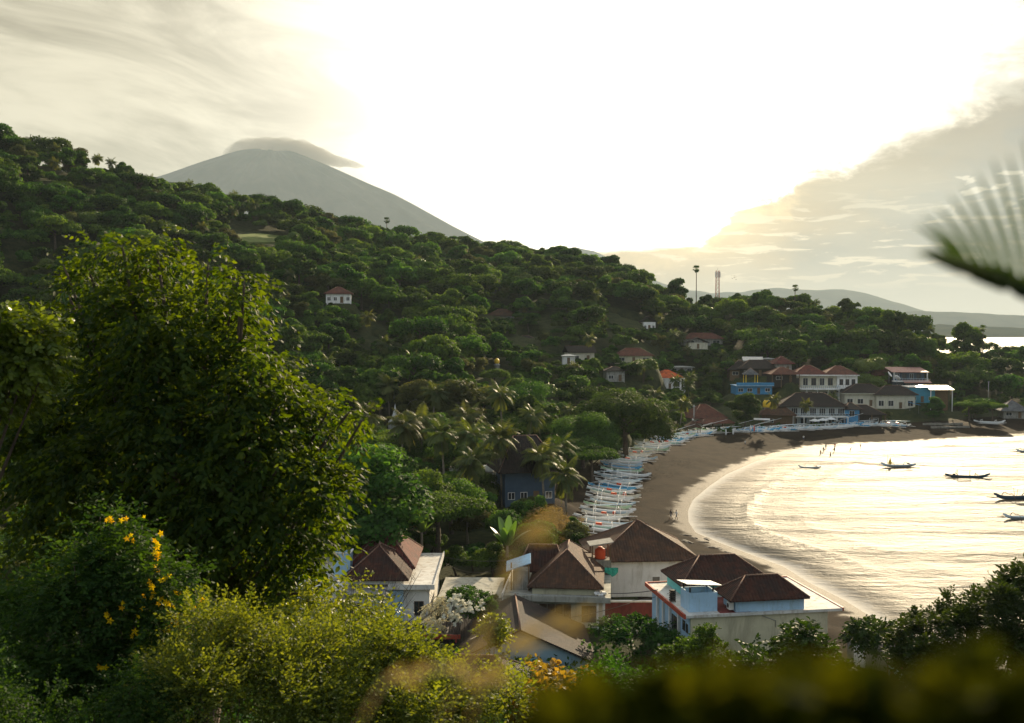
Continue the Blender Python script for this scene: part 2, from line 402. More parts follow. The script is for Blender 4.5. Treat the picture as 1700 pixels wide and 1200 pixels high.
def mat_brickwhite():
    m, T, bs = mat_new('painted block wall')
    g = T.n.new('ShaderNodeTexCoord').outputs['Object']
    x, y, z = T.sep(g)
    b = T.n.new('ShaderNodeTexBrick'); T.l.new(T.comb(x, z, 0.0), b.inputs[0])
    b.inputs['Scale'].default_value = 3.0; b.inputs['Mortar Size'].default_value = 0.03
    b.inputs['Color1'].default_value = (0.52, 0.50, 0.44, 1); b.inputs['Color2'].default_value = (0.60, 0.57, 0.50, 1); b.inputs['Mortar'].default_value = (0.28, 0.26, 0.22, 1)
    c = T.mix(T.ss(z, 2.4, 1.9, 0.0, 0.8), b.outputs[0], (0.20, 0.36, 0.46))
    T.l.new(c, bs.inputs['Base Color']); bs.inputs['Roughness'].default_value = 0.85
    return m
M['block'] = mat_brickwhite()
# ================================================================ TERRAIN
def npsin(x, y, s, seed):
    rs = np.random.RandomState(seed); o = 0
    for k in range(5):
        a = rs.uniform(0, 6.28); f = s * 1.7 ** k
        o = o + np.sin((x * math.cos(a) + y * math.sin(a)) * f + rs.uniform(0, 6)) * 0.6 ** k
    return o
SH = [(1475, 1040), (1432, 1015), (1400, 995), (1345, 968), (1300, 940), (1240, 918), (1200, 903), (1155, 884), (1143, 866), (1142, 848), (1150, 830), (1176, 808), (1205, 788), (1250, 768), (1300, 752), (1360, 742), (1450, 738), (1560, 732), (1700, 723)]
shore = [(900, -200), (400, 30), (150, 66), (92, 76), (66, 86), (52, 97)] + [tuple(atz(a, b, 0.0)[:2]) for a, b in SH]
shore += [(190, 336), (230, 356), (290, 372), (350, 400), (378, 450), (360, 560), (300, 760), (0, 1100)]
shore = np.array(shore)
SEAPOLY = np.vstack([shore, [(0, 9000), (9000, 9000), (9000, -200)]])
def sdist(X, Y):
    """signed distance to the waterline, positive on land"""
    X = np.asarray(X, float); Y = np.asarray(Y, float)
    d = np.full(X.shape, 1e9)
    for i in range(len(shore) - 1):
        ax, ay = shore[i]; bx, by = shore[i + 1]
        vx, vy = bx - ax, by - ay
        t = np.clip(((X - ax) * vx + (Y - ay) * vy) / (vx * vx + vy * vy), 0, 1)
        d = np.minimum(d, np.hypot(X - ax - t * vx, Y - ay - t * vy))
    ins = np.zeros(X.shape, bool)
    P = SEAPOLY; n = len(P)
    for i in range(n):
        x1, y1 = P[i]; x2, y2 = P[(i + 1) % n]
        c = ((y1 > Y) != (y2 > Y)) & (X < (x2 - x1) * (Y - y1) / (y2 - y1 + 1e-12) + x1)
        ins ^= c
    r = np.where(ins, -d, d)
    return r if r.ndim else float(r)
RIDGE = [(-300, 350, 120), (0, 380, 97), (150, 410, 93), (300, 440, 87), (450, 480, 84), (560, 510, 77.6), (640, 530, 74), (760, 560, 72), (850, 570, 69.6), (930, 560, 67),
         (1000, 540, 59.4), (1060, 520, 52.5), (1100, 500, 44.5), (1130, 490, 40), (1200, 480, 40), (1270, 480, 40.5), (1340, 470, 36), (1400, 460, 33), (1470, 448, 30.5), (1500, 440, 27.5), (1540, 430, 24), (1600, 425, 21.5), (1640, 420, 19), (1700, 410, 17.5), (1850, 400, 13), (2100, 390, 8)]
def foot(px):
    return np.interp(px, [-300, 700, 850, 950, 1060, 1110, 1200, 1500, 1700, 2100], [235, 240, 255, 275, 300, 364, 372, 375, 365, 350]), np.interp(px, [0, 700, 1100, 1700], [9, 7, 7.5, 5])
NEARL = ([0, 5, 10, 15, 20, 28, 40, 55, 70, 90, 120, 160, 200], [32.3, 31.0, 28.8, 26.9, 25.0, 20.5, 14, 8, 5, 3.3, 2.8, 3.2, 4.5])
NEARR = ([0, 5, 10, 20, 35, 50, 65, 80, 120, 200], [32.3, 30.2, 26.5, 20.5, 13.5, 8.5, 4.5, 3.0, 2.6, 3.0])
PADS = []
def terrain(X, Y):
    X = np.asarray(X, float); Y = np.asarray(Y, float)
    Yc = np.maximum(Y, 6.0)
    px = np.clip(850 + 1700 * X / Yc, -300, 2100)
    r = np.array(RIDGE); Yr = np.interp(px, r[:, 0], r[:, 1]); zr = np.interp(px, r[:, 0], r[:, 2])
    Yf, zf = foot(px)
    t = np.clip((Y - Yf) / (Yr - Yf), 0, 1)
    rise = zf + (zr - zf) * (t * 1.12 - 0.12 * t * t * t - 0.0)
    nl = np.interp(Y, *NEARL); nr = np.interp(Y, *NEARR)
    w = np.clip((px - 850) / 350, 0, 1)
    near = nl * (1 - w) + nr * w
    s = np.clip((Y - 120) / (Yf - 120), 0, 1)
    low = near * (1 - s) + zf * s
    z = np.where(Y < Yf, low, rise)
    b = Y - Yr
    z = np.where(b > 0, zr - 0.0016 * b * b - 0.03 * b, z)
    z = np.where(Y < 0, 32.3 - 0.02 * Y, z)
    z = np.maximum(z, -6)
    z = z + npsin(X, Y, 0.05, 3) * 0.28 * np.clip((Y - 20) / 100, 0, 1) * np.clip(z / 8, 0, 1)
    d = sdist(X, Y)
    prof = np.where(d < 0, d * 0.10, np.where(d < 21, d * 0.105, np.where(d < 46, 2.2 + (d - 21) * 0.03, 2.95 + (d - 46) * 0.4)))
    far = Y > 430
    z = np.where(far & (d < 30) & (d > -500) & False, z, np.minimum(z, prof))
    for (x0, y0, rr, zz) in PADS:
        q = np.hypot(X - x0, Y - y0)
        k = np.clip((rr * 1.6 - q) / (rr * 0.6), 0, 1)
        z = z * (1 - k) + zz * k
    return z
def gz(x, y): return float(terrain(np.array([x]), np.array([y]))[0])
def hit(px, py, y0=60.0):
    """where the view line first meets the land"""
    d = ray(px, py); ys = np.arange(y0, 700, 1.0); xs = d.x / d.y * ys; zs = CAMZ + d.z / d.y * ys
    h = np.maximum(terrain(xs, ys), 0); k = np.argmax(h >= zs)
    return Vector((xs[k], ys[k], h[k])) if h[k] >= zs[k] else aty(px, py, 400)

def ground_material():
    m, T, bs = mat_new('hillside soil and undergrowth')
    g = T.n.new('ShaderNodeTexCoord').outputs['Object']
    n = T.noise(g, 0.35, 8, 0.65); n2 = T.noise(g, 2.5, 6, 0.7)
    c = T.mix(T.ss(n, 0.35, 0.65), (0.022, 0.035, 0.012), (0.055, 0.06, 0.022))
    c = T.mix(T.ss(n2, 0.55, 0.75, 0, 0.6), c, (0.10, 0.075, 0.045))
    T.l.new(c, bs.inputs['Base Color']); bs.inputs['Roughness'].default_value = 0.95; bs.inputs['Specular IOR Level'].default_value = 0.1
    b = T.n.new('ShaderNodeBump'); b.inputs['Strength'].default_value = 0.8; b.inputs['Distance'].default_value = 0.5
    T.l.new(n2, b.inputs['Height']); T.l.new(b.outputs[0], bs.inputs['Normal'])
    return m
def sand_material():
    m, T, bs = mat_new('dark volcanic sand')
    g = T.n.new('ShaderNodeTexCoord').outputs['Object']
    at = T.n.new('ShaderNodeAttribute'); at.attribute_name = 'shore'
    d = at.outputs['Fac']
    n = T.noise(g, 0.22, 7, 0.65, 0.4); n2 = T.noise(g, 3.0, 6, 0.75)
    c = T.mix(T.ss(n, 0.35, 0.68), (0.034, 0.024, 0.016), (0.018, 0.0135, 0.010))
    vo = T.noise(T.mapping(g, (0.9, 0.9, 1.0)), 1.1, 9, 0.8, 0.8)
    weed = T.m('MULTIPLY', T.ss(vo, 0.53, 0.60), T.m('MULTIPLY', T.ss(d, 7.0, 10.5), T.ss(d, 19.0, 14.0)))
    weed = T.m('MULTIPLY', weed, T.ss(T.noise(g, 0.05, 3, 0.5), 0.42, 0.55))
    c = T.mix(T.m('MULTIPLY', weed, 0.85), c, (0.018, 0.016, 0.014))
    c = T.mix(T.ss(n2, 0.6, 0.78, 0, 0.5), c, (0.08, 0.06, 0.042))
    wet = T.ss(T.m('ADD', d, T.m('MULTIPLY', T.m('SUBTRACT', n, 0.5), 9.0)), 4.5, 1.5)
    c = T.mix(T.m('MULTIPLY', wet, 0.55), c, (0.035, 0.028, 0.022))
    T.l.new(c, bs.inputs['Base Color'])
    T.l.new(T.ss(wet, 0.0, 1.0, 0.92, 0.55), bs.inputs['Roughness'])
    bs.inputs['Specular IOR Level'].default_value = 0.02
    b = T.n.new('ShaderNodeBump'); b.inputs['Strength'].default_value = 0.7; b.inputs['Distance'].default_value = 0.12
    T.l.new(T.m('ADD', n2, T.m('MULTIPLY', weed, 1.2)), b.inputs['Height']); T.l.new(b.outputs[0], bs.inputs['Normal'])
    return m
def water_material():
    m, T, bs = mat_new('sea water')
    g = T.n.new('ShaderNodeTexCoord').outputs['Object']
    at = T.n.new('ShaderNodeAttribute'); at.attribute_name = 'shore'
    d = T.m('MULTIPLY', at.outputs['Fac'], -1.0)          # metres out from the sand
    geo = T.n.new('ShaderNodeNewGeometry')
    w1 = T.noise(T.mapping(g, (0.55, 1.0, 1.0), (0, 0, 0.5)), 0.55, 8, 0.62, 0.6)
    w2 = T.noise(T.mapping(g, (0.7, 1.0, 1.0), (0, 0, -0.3)), 2.2, 5, 0.6, 0.3)
    wl = T.noise(T.mapping(g, (0.25, 1.0, 1.0), (0, 0, 0.9)), 0.06, 4, 0.5, 0.5)
    calm = T.ss(d, 0.0, 9.0, 0.10, 1.0)
    h = T.m('ADD', T.m('ADD', T.m('MULTIPLY', w1, 0.55), T.m('MULTIPLY', w2, 0.14)), T.m('MULTIPLY', wl, 3.2))
    h = T.m('MULTIPLY', h, calm)
    b = T.n.new('ShaderNodeBump'); b.inputs['Strength'].default_value = 1.0; b.inputs['Distance'].default_value = 1.6
    T.l.new(h, b.inputs['Height']); T.l.new(b.outputs[0], bs.inputs['Normal'])
    # foam: a broad wash at the sand and thin broken lines further out
    fn = T.noise(g, 0.5, 9, 0.75, 0.6); fn2 = T.noise(g, 0.14, 4, 0.6)
    wid = T.m('ADD', 1.0, T.m('MULTIPLY', fn2, 5.0))
    wash = T.ss(T.m('ADD', T.m('DIVIDE', d, wid), T.m('MULTIPLY', T.m('SUBTRACT', fn, 0.5), 2.2)), 1.0, 0.15)
    foam = T.m('MULTIPLY', wash, 0.5)
    silt = T.ss(d, 14.0, 1.0)
    c = T.mix(silt, (0.05, 0.05, 0.04), (0.14, 0.12, 0.09))
    c = T.mix(foam, c, (0.55, 0.55, 0.54))
    T.l.new(c, bs.inputs['Base Color'])
    T.l.new(T.m('ADD', 0.63, T.m('MULTIPLY', foam, 0.25)), bs.inputs['Roughness'])
    bs.inputs['IOR'].default_value = 1.33; bs.inputs['Specular IOR Level'].default_value = 0.4
    return m

def build_land():
    us = np.linspace(-1.5, 1.5, 560)
    us = np.sign(us) * np.abs(us) ** 1.25
    Ys = np.concatenate([np.linspace(-60, 0, 10, endpoint=False), np.arange(0, 100, 1.6), np.arange(100, 360, 1.35), np.arange(360, 620, 4), np.linspace(620, 1100, 16)])
    U, YY = np.meshgrid(us, Ys)
    X = U * (np.maximum(YY, 0) + 34)
    Z = terrain(X, YY); D = sdist(X, YY)
    V = np.stack([X.ravel(), YY.ravel(), Z.ravel()], 1)
    nx = len(us); ny = len(Ys)
    i, j = np.meshgrid(np.arange(nx - 1), np.arange(ny - 1))
    a = (j * nx + i).ravel()
    F = np.stack([a, a + 1, a + nx + 1, a + nx], 1)
    dc = D.ravel()[F].mean(1); yc = YY.ravel()[F].mean(1)
    sand = (dc < 28.0) & (dc > -60) & (yc < 420) & (yc > 60)
    for nm, mk, mt in (('ground', ~sand, ground_material()), ('beach', sand, sand_material())):
        f = F[mk]; used, inv = np.unique(f, return_inverse=True)
        me = np_mesh(nm, V[used], inv.reshape(f.shape), mt, {'shore': D.ravel()[used]}, True)
        tag(link(nm, me), None, None, None, 'structure')
def build_sea():
    us = np.linspace(-2.2, 2.2, 620)
    Ys = np.concatenate([np.linspace(20, 90, 20, endpoint=False), np.arange(90, 380, 1.2), np.geomspace(380, 9400, 60)])
    U, YY = np.meshgrid(us, Ys); X = U / 2.2 * np.minimum(2.2 * YY, 8500)
    D = sdist(X, YY)
    off = np.clip(-D, 0, 60)
    Z = npsin(X * 0.8, YY, 0.11, 8) * 0.05 * np.clip(off / 12, 0, 1) * np.clip(YY / 100, 0, 1)
    Z = np.where(YY > 600, 0, Z)
    # low swell lines that stand up just before the sand
    wv = npsin(X, YY, 0.035, 5) * 1.0
    for dist, amp, wd in ((11.5, 0.55, 1.0), (21.0, 0.32, 1.4), (33, 0.22, 2.0), (48, .2, 2.6)):
        mod = np.clip(0.5 + npsin(X, YY, 0.04, int(dist)) * 0.35, 0, 1)
        Z = Z + np.where(YY < 340, amp * np.exp(-((-D - dist - wv) / wd) ** 2) * mod, 0)
    V = np.stack([X.ravel(), YY.ravel(), Z.ravel()], 1)
    nx = len(us); ny = len(Ys)
    i, j = np.meshgrid(np.arange(nx - 1), np.arange(ny - 1)); a = (j * nx + i).ravel()
    F = np.stack([a, a + 1, a + nx + 1, a + nx], 1)
    tag(link('water', np_mesh('water', V, F, water_material(), {'shore': D.ravel()}, True)), None, None, None, 'structure')

# ---------------------------------------------------------------- far relief
def mat_far(name, a, b, sc_):
    m, T, bs = mat_new(name); g = T.n.new('ShaderNodeTexCoord').outputs['Object']
    T.l.new(T.mix(T.ss(T.noise(g, sc_, 8, 0.65), 0.35, 0.65), a, b), bs.inputs['Base Color'])
    bs.inputs['Roughness'].default_value = 1.0; bs.inputs['Specular IOR Level'].default_value = 0.0
    return m
def build_volcano():
    Y0 = 7200.0
    cx = aty(447, 250, Y0).x; top = aty(447, 251, Y0).z
    rr = np.concatenate([[0], np.linspace(60, 5200, 110)]); th = np.linspace(0, 2 * math.pi, 220, endpoint=False)
    Rr, Th = np.meshgrid(rr, th)
    rp = [0, 120, 220, 420, 811, 1336, 1800, 2600, 3800, 5200]
    zp = [top - 12, top - 2, top - 28, top - 120, top - 315, top - 590, top - 810, top - 1040, -3, -5]
    Z = np.interp(Rr, rp, zp)
    rs = np.random.RandomState(4); gul = 0
    for k, f in enumerate((9, 17, 31, 53)):
        gul = gul + np.cos(Th * f + rs.uniform(0, 6) + np.sin(Rr / 700 * (k + 1)) * 0.8) * (0.7 ** k)
    Z = Z + gul * np.clip((5200 - Rr) / 1500, 0, 1) * np.clip(Rr / 900, 0.05, 1) * 30
    # the crater rim stands higher on its left
    Z = Z + np.exp(-(Rr / 160) ** 2) * np.cos(Th - 2.9) * 14
    Z = np.maximum(Z, -5)
    X = cx + Rr * np.cos(Th) * np.where(np.cos(Th) < 0, 1.10, 1.0); Y = Y0 + Rr * np.sin(Th) * 0.8
    V = np.stack([X.ravel(), Y.ravel(), Z.ravel()], 1)
    nr = len(rr); nt = len(th)
    i, j = np.meshgrid(np.arange(nr - 1), np.arange(nt)); i = i.ravel(); j = j.ravel(); j2 = (j + 1) % nt
    F = np.stack([j * nr + i, j * nr + i + 1, j2 * nr + i + 1, j2 * nr + i], 1)
    tag(link('volcano', np_mesh('volcano', V, F, mat_far('volcano slopes', (0.03, 0.045, 0.03), (0.07, 0.075, 0.055), 0.004), None, True)), None, None, None, 'structure')
def ridge_sheet(name, Y0, depth, pts, seed, base=-5.0, rough=6.0):
    """a long hill range whose crest follows surveyed heights; real depth on both sides"""
    xs = np.linspace(pts[0][0], pts[-1][0], 260)
    crest = np.interp(xs, [p[0] for p in pts], [p[1] for p in pts])
    wx = np.array([aty(a, b, Y0).x for a, b in zip(xs, crest)]); wz = np.array([aty(a, b, Y0).z for a, b in zip(xs, crest)])
    wz = wz + npsin(wx, wx * 0, 0.004, seed) * rough * 0.5 + npsin(wx, wx * 0, 0.02, seed + 1) * rough * 0.25
    ts = np.linspace(-1, 1, 31)
    Tt, Wx = np.meshgrid(ts, wx, indexing='ij')
    k = 1 - np.abs(Tt) ** 1.2
    Z = base + (np.maximum(wz - base, 1))[None, :] * k + npsin(Wx, Tt * depth, 0.006, seed + 2) * rough * 0.6 * (1 - k) * k * 4
    Z = np.maximum(Z, -5.5)
    V = np.stack([Wx.ravel(), (Y0 + Tt * depth).ravel(), Z.ravel()], 1)
    nx = len(wx); i, j = np.meshgrid(np.arange(nx - 1), np.arange(len(ts) - 1)); a = (j * nx + i).ravel()
    F = np.stack([a, a + 1, a + nx + 1, a + nx], 1)
    tag(link(name, np_mesh(name, V, F, M['farhill'], None, True)), None, None, None, 'structure')
M['farhill'] = mat_far('far wooded hills', (0.03, 0.045, 0.03), (0.06, 0.07, 0.045), 0.006)

def build_far():
    build_volcano()
    ridge_sheet('mountain_range', 8600, 900, [(800, 470), (880, 425), (920, 414), (955, 409), (985, 415), (1015, 428), (1040, 445), (1080, 462), (1120, 476), (1180, 486), (1230, 484), (1280, 478), (1340, 480), (1400, 479), (1440, 487), (1480, 502), (1530, 517), (1600, 540)], 21, rough=16)
    ridge_sheet('coast_hills', 6700, 600, [(1300, 535), (1450, 522), (1520, 516), (1600, 519), (1700, 524), (2000, 533), (2400, 536)], 31, rough=6)
    ridge_sheet('headland', 3300, 420, [(1400, 556), (1500, 545), (1560, 538), (1600, 541), (1700, 545), (1900, 549), (2300, 552)], 41, rough=4)
def build_haze():
    b = MB(); b.box(-9000, 12000, -80, 9700, -7.5, 1275)
    m = bpy.data.materials.new('haze'); m.use_nodes = True; T = NT(m.node_tree); T.n.clear()
    o = T.n.new('ShaderNodeOutputMaterial'); v = T.n.new('ShaderNodeVolumePrincipled')
    v.inputs['Color'].default_value = (0.72, 0.88, 1.0, 1); v.inputs['Density'].default_value = 0.00005
    v.inputs['Anisotropy'].default_value = 0.2
    T.l.new(v.outputs[0], o.inputs['Volume'])
    tag(b.build('haze', m), None, None, None, 'stuff')
def build_cap_cloud():
    """the lens-shaped cloud on the summit: a closed body of thin vapour standing behind the peak"""
    Y0 = 10400.0
    prof = [(368, 268, 272), (385, 250, 268), (405, 237, 262), (430, 233, 258), (460, 233, 262), (490, 235, 268), (515, 239, 272), (540, 249, 274), (555, 257, 275), (570, 262, 276), (590, 268, 278), (606, 275, 278)]
    n = 90; rs = np.random.RandomState(2)
    xs = np.linspace(prof[0][0], prof[-1][0], n)
    tp = np.interp(xs, [p[0] for p in prof], [p[1] for p in prof]); bt = np.interp(xs, [p[0] for p in prof], [p[2] for p in prof])
    m_ = 20; V = []; 
    for a, t, b in zip(xs, tp, bt):
        A = aty(a, t, Y0); B = aty(a, b, Y0); c = (A + B) / 2; hh = (A.z - B.z) / 2; dp = max(40, hh * 5)
        for k in range(m_):
            q = 2 * math.pi * k / m_
            w = 1 + 0.10 * math.sin(a * 0.21 + q * 3) + 0.07 * math.sin(a * 0.47 + q * 5)
            V.append((c.x, Y0 + dp * math.cos(q) * w, c.z + hh * math.sin(q) * w))
    F = [(i * m_ + k, i * m_ + (k + 1) % m_, (i + 1) * m_ + (k + 1) % m_, (i + 1) * m_ + k) for i in range(n - 1) for k in range(m_)]
    b = MB(); b.add(V, F + [tuple(range(m_))[::-1], tuple((n - 1) * m_ + k for k in range(m_))], True)
    m = bpy.data.materials.new('cloud vapour'); m.use_nodes = True; T = NT(m.node_tree); T.n.clear()
    o = T.n.new('ShaderNodeOutputMaterial'); v = T.n.new('ShaderNodeVolumePrincipled')
    v.inputs['Color'].default_value = (0.34, 0.31, 0.26, 1); v.inputs['Density'].default_value = 0.005; v.inputs['Anisotropy'].default_value = 0.1
    T.l.new(v.outputs[0], o.inputs['Volume'])
    tag(b.build('cloud', m), 'flat grey cap cloud resting on the summit of the volcano', 'cloud', None, None)
# ================================================================ FOLIAGE
def unit(v): return v / np.maximum(np.linalg.norm(v, axis=1, keepdims=True), 1e-9)
def leaf_faces(P, D, N, L, W, tint, fold=0.25, style=0):
    """leaf blades: base P, direction D, normal N, length L, half width W"""
    D = unit(D); S = unit(np.cross(N, D)); N = unit(np.cross(D, S))
    L = np.asarray(L)[:, None]; W = np.asarray(W)[:, None]
    n = len(P)
    if style == 0:      # rhombus
        vs = np.stack([P - D * L * .5, P + S * W - D * L * .05, P + D * L * .5, P - S * W - D * L * .05], 1)
        return vs.reshape(-1, 3), np.arange(4 * n).reshape(n, 4), np.repeat(tint, 4)
    up = N * W * fold
    vs = np.stack([P, P + D * L * .3 + S * W + up, P + D * L * .68 + S * W * .8 + up * .6, P + D * L, P + D * L * .68 - S * W * .8 + up * .6, P + D * L * .3 - S * W + up], 1)
    b = np.arange(n)[:, None] * 6
    F = np.concatenate([b + np.array([[0, 1, 2, 3]]), b + np.array([[0, 3, 4, 5]])], 0)
    return vs.reshape(-1, 3), F, np.repeat(tint, 6)
def rand_dir(rs, n):
    return unit(rs.normal(size=(n, 3)))
def clump_leaves(rs, C, Rc, n, size, aspect=0.32, style=0, droop=0.0, flat=0.75, shell=(0.62, 1.14), up=0.35, rn=0.75):
    """leaves spread over the skins of overlapping clumps; keeps the gaps between clumps open"""
    C = np.asarray(C, float); Rc = np.asarray(Rc, float)
    area = Rc ** 2; k = rs.choice(len(C), n, p=area / area.sum())
    d = rand_dir(rs, n); d[:, 2] = np.where(d[:, 2] < -0.35, -d[:, 2] * 0.6, d[:, 2]); d = unit(d)
    rad = rs.uniform(shell[0], shell[1], n) * (1 + 0.12 * np.sin(d[:, 0] * 7 + k) * np.cos(d[:, 1] * 6 + k * 2))
    P = C[k] + d * (Rc[k] * rad)[:, None] * np.array([1, 1, flat])
    keep = np.ones(n, bool)
    for i in range(len(C)):
        q = (P - C[i]) / (Rc[i] * np.array([1, 1, flat]))
        keep &= (np.linalg.norm(q, axis=1) > 0.68) | (k == i)
    P, d, k = P[keep], d[keep], k[keep]; n = len(P)
    N = unit(d * 0.9 + rand_dir(rs, n) * rn + np.array([0, 0, up]))
    D = rand_dir(rs, n) + d * 0.5; D[:, 2] -= droop
    D = D - N * (D * N).sum(1, keepdims=True) * 0.8
    s = size * rs.uniform(0.7, 1.35, n)
    ct = rs.uniform(0, 1, len(C))
    tint = np.clip(ct[k] * 0.65 + rs.uniform(0, 0.45, n) - 0.05, 0, 1)
    return leaf_faces(P, D, N, s, s * aspect, tint, style=style)
def crown_clumps(rs, Rr, H, z0, nc, kind='round'):
    C = []; Rc = []
    for i in range(nc):
        if kind == 'flat': d = Vector((rs.normal(), rs.normal(), rs.uniform(0.0, 0.5)))
        elif kind == 'tall': d = Vector((rs.normal() * .6, rs.normal() * .6, rs.uniform(-1, 1.3)))
        else: d = Vector((rs.normal(), rs.normal(), abs(rs.normal()) * 1.0 - 0.25))
        d.normalize(); t = rs.uniform(0.45, 0.80)
        C.append((d.x * Rr * t, d.y * Rr * t, z0 + H * 0.38 + d.z * H * 0.50 * t * 1.15)); Rc.append(Rr * rs.uniform(0.22, 0.40))
    C.append((0, 0, z0 + H * 0.45)); Rc.append(Rr * 0.5)
    return np.array(C), np.array(Rc)
def crown_mesh(name, seed, Rr, H, z0, nc, n, leaf, mat, kind='round', **kw):
    rs = np.random.RandomState(seed)
    C, Rc = crown_clumps(rs, Rr, H, z0, nc, kind)
    V, F, t = clump_leaves(rs, C, Rc, n, leaf, **kw)
    return np_mesh(name, V, F, mat, {'tint': t}), C, Rc
def trunk_mesh(name, seed, h, r, C, mat, nb=6):
    rs = random.Random(seed); b = MB()
    top = Vector((rs.uniform(-.3, .3), rs.uniform(-.3, .3), h))
    b.tube([(0, 0, -0.8), (0, 0, 0.1), top * 0.5 + Vector((rs.uniform(-.2, .2), 0, 0)), top], [r * 1.5, r * 1.15, r * 0.8, r * 0.55], 8)
    idx = list(range(len(C))); rs.shuffle(idx)
    for i in idx[:nb]:
        c = Vector(C[i]); s = top * rs.uniform(0.6, 0.95)
        b.tube([s, s.lerp(c, 0.5) + Vector((0, 0, 0.08 * h)), c], [r * 0.45, r * 0.28, r * 0.08], 6)
    return b.mesh(name, mat)

# prototypes shared by all copies: (crown mesh, trunk mesh, crown radius, height)
PROTO = {}
def make_protos():
    def add(key, seed, Rr, H, z0, nc, n, leaf, mat, kind='round', nb=6, bark='bark', **kw):
        cm, C, Rc = crown_mesh('crown', seed, Rr, H, z0, nc, n, leaf, M[mat], kind, **kw)
        tm = trunk_mesh('trunk', seed, z0 + H * 0.5, Rr * 0.055, C, M[bark], nb)
        PROTO[key] = (cm, tm, Rr, z0 + H)
    for i, (Rr, H, z0, nc, kind) in enumerate([(4.2, 5.6, 2.6, 13, 'round'), (4.8, 5.2, 2.4, 16, 'round'), (3.6, 6.4, 2.2, 12, 'tall'), (5.2, 4.6, 3.6, 17, 'flat'), (4.4, 6.2, 2.4, 14, 'round'), (3.4, 4.8, 2.2, 10, 'round')]):
        add('far%d' % i, 10 + i, Rr, H, z0, nc, 5200, 0.52, 'wood', kind, aspect=0.36)
        add('mid%d' % i, 30 + i, Rr, H, z0, nc + 5, 15000, 0.30, 'wood2', kind, aspect=0.34)
    add('olive', 51, 3.8, 5.4, 2.4, 14, 8000, 0.34, 'olive', 'tall', bark='palebark', shell=(0.5, 1.1))
    add('bright', 52, 3.6, 4.6, 2.0, 12, 9000, 0.36, 'bright')
    add('dome', 53, 8.2, 10.2, 1.0, 30, 52000, 0.34, 'wood2', 'round', aspect=0.30, droop=0.6, rn=0.5)
    add('dense', 54, 4.6, 9.0, 1.6, 20, 26000, 0.30, 'wood2', 'tall', aspect=0.34)
    add('layer', 55, 5.6, 6.6, 2.6, 20, 26000, 0.30, 'wood2', 'flat', aspect=0.34, flat=0.4)
    add('shrub', 56, 1.5, 2.4, 0.3, 9, 5200, 0.17, 'creeper', aspect=0.34)
    add('shrubmid', 57, 2.2, 3.0, 0.5, 10, 9000, 0.20, 'wood2', aspect=0.34)
    cm, C, Rc = crown_mesh('crown', 58, 2.6, 4.6, 1.8, 12, 1100, 0.30, M['olive'], 'tall')
    PROTO['bare'] = (cm, trunk_mesh('trunk', 58, 4.2, 0.16, C, M['palebark'], 12), 2.6, 6.4)
def place_tree(key, x, y, s=1.0, rz=0.0, label='', group=None, name='broadleaf_tree', cat='tree', z=None, sz=None):
    cm, tm, Rr, H = PROTO[key]
    if z is None: z = gz(x, y) - 0.1
    t = thing(name, label, cat, (x, y, z), rz, group)
    t.scale = (s, s, sz or s)
    link('trunk', tm, t); link('crown', cm, t)
    return t

def frond_mesh(rs, n_fr, Lf, zc, rx=0.05, leafl=0.75, droop=1.0, per=30, dead=4, asp=0.045):
    """coconut crown: arching midribs with hanging leaflets"""
    P = []; D = []; N = []; LL = []; Tn = []
    for f in range(n_fr + dead):
        az = f * 2.39996 + rs.uniform(-.2, .2); e0 = R(rs.uniform(72, 20) if f < n_fr * 0.45 else rs.uniform(35, -15))
        if f >= n_fr: e0 = R(rs.uniform(-40, -65))
        L = Lf * rs.uniform(0.82, 1.08); d = Vector((math.cos(az) * math.cos(e0), math.sin(az) * math.cos(e0), math.sin(e0)))
        p = Vector((0, 0, zc)); st = L / per; s0 = Vector((-math.sin(az), math.cos(az), 0))
        col = rs.uniform(0.1, 0.9) if f < n_fr else 1.0
        for k in range(per):
            t = k / per
            d = (d + Vector((0, 0, -0.055 * droop * (0.4 + t * 1.3)))).normalized()
            p = p + d * st
            nrm = s0.cross(d)
            P.append(p - d * st * .5); D.append(d); N.append(nrm); LL.append((st * 1.5, rx * (1 - t * .7))); Tn.append(0.8)
            if t < 0.1: continue
            for sg in (-1, 1):
                ll = leafl * math.sin(min(1, (t * 1.15 + 0.08)) * math.pi) ** 0.6 * rs.uniform(0.85, 1.1) + 0.1
                dd = (s0 * sg * 0.9 + d * 0.55 + Vector((0, 0, -0.45 * droop - rs.uniform(0, .3)))).normalized()
                P.append(p + dd * ll * .5); D.append(dd); N.append(nrm); LL.append((ll, ll * asp + 0.014)); Tn.append(col + rs.uniform(-.15, .15))
    P, D, N = (np.array([tuple(q) for q in a]) for a in (P, D, N)); LL = np.array(LL)
    return leaf_faces(P, D, N, LL[:, 0], LL[:, 1], np.clip(np.array(Tn), 0, 1))
